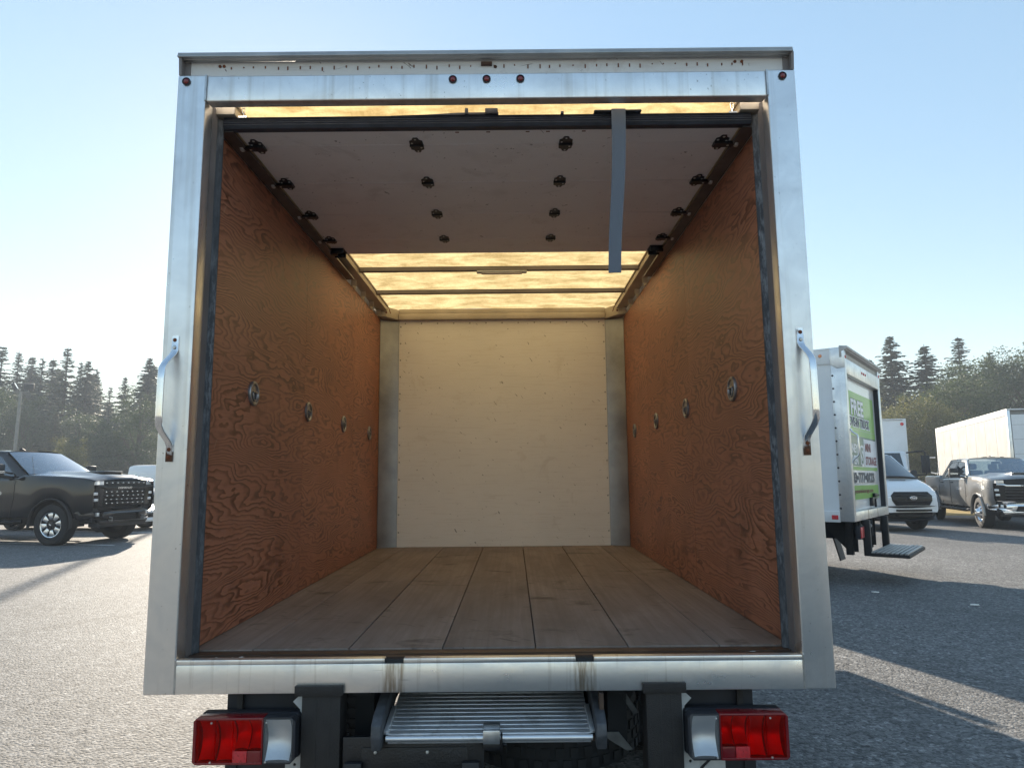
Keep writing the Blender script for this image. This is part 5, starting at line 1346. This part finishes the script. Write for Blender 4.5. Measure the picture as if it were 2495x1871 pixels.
# ================================================================== TREES
def conifer_mesh(seed, H, Rm, sparse=1.0, droop=.28, lite=False):
    rd = random.Random(seed); mb = MB(); U = rd.uniform
    z = H*.04
    while z < H*.985:
        t = z/H
        rad = Rm*((1 - t)**.85)*(0.6 + .4*min(1, t/.2)) + .10
        nb = max(5, int((7 + 3*(1-t))*(.7 + .3*sparse)))
        a0 = U(0, 6.28)
        for b in range(nb):
            if rd.random() > .93*sparse and t < .93: continue
            a = a0 + 6.283*b/nb + U(-.35, .35)
            L = rad*U(.55, 1.15)*(1.3 if rd.random() < .07 else 1)
            ca, sa = math.cos(a), math.sin(a)
            dr = droop*U(.6, 1.4); rise = .25*max(0, (t - .6)/.4)
            n = max(2, int(L/(.7 if lite else .42)) + 1)
            z0 = z + U(-.15, .15)
            prev = Vector((0, 0, z0))
            for k in range(1, n+1):
                q = k/n
                p = Vector((ca*L*q, sa*L*q, z0 + L*(rise*q - dr*q*q + .16*q**3) + U(-.04, .04)))
                d = (p - prev); ln = d.length
                if ln < 1e-4: continue
                d.normalize(); side = d.cross(Vector((0,0,1))).normalized()
                wv = (.20 + .22*(1 - q))*min(1.15, .45 + L*.35)*(1.5 if lite else 1)
                for _ in range(1 if lite else 3 if L > .6 else 2):
                    for sgn in (-1, 1):
                        o1 = prev + d*ln*U(-.1, .7)
                        tip = o1 + side*sgn*wv*U(.6, 1.4) + d*wv*U(.3, 1.0) + Vector((0, 0, -wv*U(.0, .8)))
                        e = d*U(.07, .15)*(2.2 if lite else 1)
                        mb.raw([o1 - e, o1 + e, tip + e*.35, tip - e*.35], [(0,1,2,3)])
                mb.raw([prev + Vector((0,0,.03)), prev + side*.04, p, prev - side*.04], [(0,1,2,3)])
                prev = p
        z += H*(.013 + .011*(1-t)) * U(.7, 1.3) / max(.7, sparse)
    for j in range(14):
        zz = H*(.955 + .05*j/14); a = U(0, 6.28); l = .22*(1.02 - j/14)
        mb.raw([(0, 0, zz), (.02, 0, zz + .05), (l*math.cos(a), l*math.sin(a), zz + l*.7), (0, .02, zz + .02)], [(0,1,2,3)])
    return mb
def broad_mesh(seed, H, Rm, leaf=.17, n=95, per=62, low=.18):
    rd = random.Random(seed); mb = MB(); lim = MB()
    cs = []
    for i in range(n):
        while True:
            x, y, zz = rd.uniform(-1, 1), rd.uniform(-1, 1), rd.uniform(-1, 1)
            r = math.sqrt(x*x + y*y + zz*zz)
            if .35 < r < 1: break
        k = rd.uniform(.78, 1.10)
        c = Vector((x*Rm*k, y*Rm*k, H*(low + (1-low)/2) + zz*H*(1-low)/2*k))
        if c.z > H*.985: c.z = H*.985
        cs.append((c, rd.uniform(.35, .75)*Rm*.36))
    for c, s in cs:
        m = int(per*(.6 + .8*rd.random()))
        for j in range(m):
            v = Vector((rd.gauss(0, 1), rd.gauss(0, 1), rd.gauss(0, .7))); v *= s*.62
            if v.length > s*1.8: continue
            p = c + v
            u = Vector((rd.gauss(0,1), rd.gauss(0,1), rd.gauss(0,.6))).normalized(); w = u.cross(Vector((rd.gauss(0,1), rd.gauss(0,1), rd.gauss(0,1)))).normalized()
            l = leaf*rd.uniform(.7, 1.4)
            mb.raw([p - u*l*.6, p + w*l*.36, p + u*l*.7, p - w*l*.36], [(0,1,2,3)])
    base = Vector((0, 0, H*low*.9))
    lim.tube([(0, 0, 0), (.02*H*.3, 0, H*.15), (0, .02*H, H*.5), (0, 0, H*.8)], [H*.022, H*.017, H*.010, H*.004], 8)
    for c, s in rd.sample(cs, min(22, len(cs))):
        st0 = Vector((0, 0, max(H*.12, c.z*.55))); mid = (st0 + c)/2 + Vector((0, 0, .06*H))
        lim.tube([st0, mid, c], [H*.006, H*.004, H*.0015], 5)
    return mb, lim
def trunk_mesh(H): 
    mb = MB(); mb.tube([(0, 0, 0), (.03, 0, H*.3), (0, .02, H*.7), (0, 0, H*1.0)], [H*.013, H*.010, H*.005, .012], 8); return mb
CON = []
for i, (H, Rm, sp, dr) in enumerate(((15, 3.7, 1.0, .30), (15, 3.2, .90, .24), (15, 4.1, 1.0, .36), (15, 3.5, .78, .22))):
    o = conifer_mesh(100+i, H, Rm, sp, dr).build('crown', MAT['needle'], fix=False); tr = trunk_mesh(H).build('trunk', MAT['bark'])
    CON.append((tr.data, o.data)); bpy.data.objects.remove(o); bpy.data.objects.remove(tr)
BRO = []
for i, (H, Rm, m, lf) in enumerate(((11, 3.9, 'leaf', .19), (11, 3.3, 'leaf', .17), (7, 2.7, 'leafyel', .15), (7, 2.4, 'leaf', .14))):
    a, b = broad_mesh(200+i, H, Rm, lf*.62, 150, 135, .05)
    o = a.build('crown', MAT[m], fix=False); l = b.build('trunk', MAT['bark'])
    BRO.append((l.data, o.data)); bpy.data.objects.remove(o); bpy.data.objects.remove(l)
def plant(kind, pair, H0, x, y, h, label, rz, sx=1.0):
    t = thing(kind, label, 'tree', (x, y, 0), rz, 'trees along the far edge of the lot')
    k = h/H0; t.scale = (k*sx, k*sx, k)
    for nm, me in (('trunk', pair[0]), ('crown', pair[1])): link(nm, me, t)
    return t
conifers = [
 (-51.9, 66, 14.7, 3, 'sparse conifer cut by the left edge of the photo, sky showing between its boughs', 1.25),
 (-59.0, 78, 16.5, 1, 'slender conifer directly above the twin floodlights of the light pole', 1.12),
 (-60.2, 82, 16.6, 0, 'conifer just right of the twin floodlights, broad below its short spire', 1.25),
 (-54.0, 75, 15.2, 1, 'thin-topped conifer above the windshield of the black pickup', 1.00),
 (-56.2, 80, 15.9, 0, 'conifer immediately left of the tallest ragged one', 1.25),
 (-47.9, 70, 15.3, 3, 'tallest ragged-topped conifer left of the truck, with long uneven top boughs', 1.44),
 (-54.0, 82, 15.9, 1, 'narrow conifer just right of the tallest ragged one', 1.00),
 (-46.8, 72, 14.2, 2, 'full dark conifer above the hood of the black pickup', 1.25),
 (-49.5, 78, 14.4, 1, 'conifer whose right side slopes down to the bright gap of sky', 1.12),
 (-51.9, 85, 13.0, 3, 'low conifer spire standing in the bright gap of sky', 1.12),
 (-47.2, 80, 13.7, 0, 'first of two blunt conifers right of the bright gap of sky', 1.06),
 (-46.3, 83, 14.0, 1, 'second of two blunt conifers right of the bright gap of sky', 1.00),
 (-41.1, 74, 14.9, 2, 'feathery conifer beside the left corner post of the open truck', 1.38),
 (36.5, 62, 14.9, 2, 'tall conifer rising right above the roof corner of the storage truck', 1.50),
 (38.5, 60, 13.7, 0, 'second tall conifer right of the storage truck, denser at its tip', 1.58),
 (45.7, 66, 15.6, 3, 'ragged conifer rising between the broadleaf trees on the right', 1.65),
 (51.7, 70, 15.0, 1, 'small pointed conifer top peeping out of the broadleaf trees at right', 1.20),
 (-40.5, 58, 7.2, 2, 'young conifer behind the windshield of the black pickup, below the wood', 1.38),
 (-29.5, 50, 2.7, 0, 'tiny conifer sapling above the front of the black pickup', 1.50),
]
random.seed(5)
for x, y, h, kd, lab, sx in conifers: plant('conifer_tree', CON[kd], 15.0, x, y, h, lab, random.uniform(0, 6.28), sx)
broads = [
 (-48.9, 62, 10.6, 0, 'olive broadleaf tree at the left edge behind the light pole', 1.0),
 (-33.1, 58, 9.6, 1, 'pale olive broadleaf tree touching the left corner post of the truck', 1.0),
 (-44.6, 60, 9.0, 1, 'rounded broadleaf tree just behind the light pole', .95),
 (-32.6, 48, 4.3, 2, 'small yellow-green bush above the windshield of the black pickup', 1.0),
 (-40.8, 62, 7.7, 3, 'mid-height broadleaf tree under the tallest ragged conifer', 1.3),
 (-35.5, 60, 5.8, 3, 'low dark broadleaf tree over the hood of the black pickup', 1.5),
 (40.9, 56, 12.9, 0, 'large broadleaf tree in the middle of the wood above the long white truck', 1.0),
 (43.6, 54, 13.4, 1, 'tall broadleaf tree above the rear of the long white truck', 1.0),
 (47.6, 58, 14.8, 0, 'broadleaf tree cut by the right edge of the photo', 1.0),
 (36.8, 52, 11.2, 1, 'broadleaf tree left of the large one, with a yellowish upper crown', 1.0),
 (28.8, 48, 7.3, 2, 'golden-green tree beside the box of the storage truck', 1.1),
 (29.9, 46, 6.8, 2, 'yellow-leaved tree above the cab of the van', .75),
 (30.6, 45, 6.3, 2, 'yellow-leaved tree at the left end of the long white truck', .7),
 (33.5, 50, 8.8, 3, 'dark green tree behind the left end of the long white truck', 1.3),
]
for x, y, h, kd, lab, sx in broads: plant('broadleaf_tree', BRO[kd], 11.0 if kd < 2 else 7.0, x, y, h, lab, random.uniform(0, 6.28), sx)
# the wood behind them, one mass
rd = random.Random(77); mb = MB()
LITE = [conifer_mesh(300 + i, 12.0, 2.9, 1.0, .3, True) for i in range(3)]
for i in range(62):
    x = -80 + 156*(i + rd.uniform(-.4, .4))/61
    if -24 < x < 22 and i % 2: continue
    y = (84 if x < 0 else 74) + rd.uniform(-5, 9); k = (rd.uniform(1.14, 1.36) if x < 0 else rd.uniform(1.0, 1.2))*(.72 if -56 < x < -46 else 1.0)
    T = Matrix.Translation((x, y, 0)) @ Matrix.Rotation(rd.uniform(0, 6.28), 4, 'Z') @ Matrix.Diagonal((k*1.45, k*1.45, k, 1))
    src = rd.choice(LITE); mb.raw(src.v, src.f, 0, False, T)
for i in range(300):
    x = rd.uniform(-78, 74); y = (80 if x < 0 else 70) + rd.uniform(-6, 10); z = rd.uniform(0, 4.6)
    for q in range(60):
        p = Vector((x + rd.gauss(0, 1.1), y + rd.gauss(0, .8), max(.1, z + rd.gauss(0, .6))))
        u = Vector((rd.gauss(0,1), rd.gauss(0,1), rd.gauss(0,.6))).normalized(); w = u.cross(Vector((rd.gauss(0,1), rd.gauss(0,1), rd.gauss(0,1)))).normalized()
        l = rd.uniform(.20, .40); mb.raw([p - u*l*.6, p + w*l*.4, p + u*l*.7, p - w*l*.4], [(0,1,2,3)])
o = mb.build('far_wood', MAT['needle'], fix=False, kind='stuff'); o['label'] = 'dark mass of woodland behind the trees of the lot edge'; o['category'] = 'wood'

# ================================================================== HAZE
hz = bpy.data.materials.new('smoke_haze'); hz.use_nodes = True
nt = hz.node_tree; nt.nodes.clear()
vo = nt.nodes.new('ShaderNodeOutputMaterial'); vp = nt.nodes.new('ShaderNodeVolumePrincipled')
vp.inputs['Color'].default_value = (.78, .88, 1.0, 1); vp.inputs['Density'].default_value = .0015; vp.inputs['Anisotropy'].default_value = .1
nt.links.new(vp.outputs[0], vo.inputs['Volume'])
mb = MB(); mb.box(-640, 640, -340, 940, -1.01, 21.0)
mb.build('haze', hz, kind='stuff')
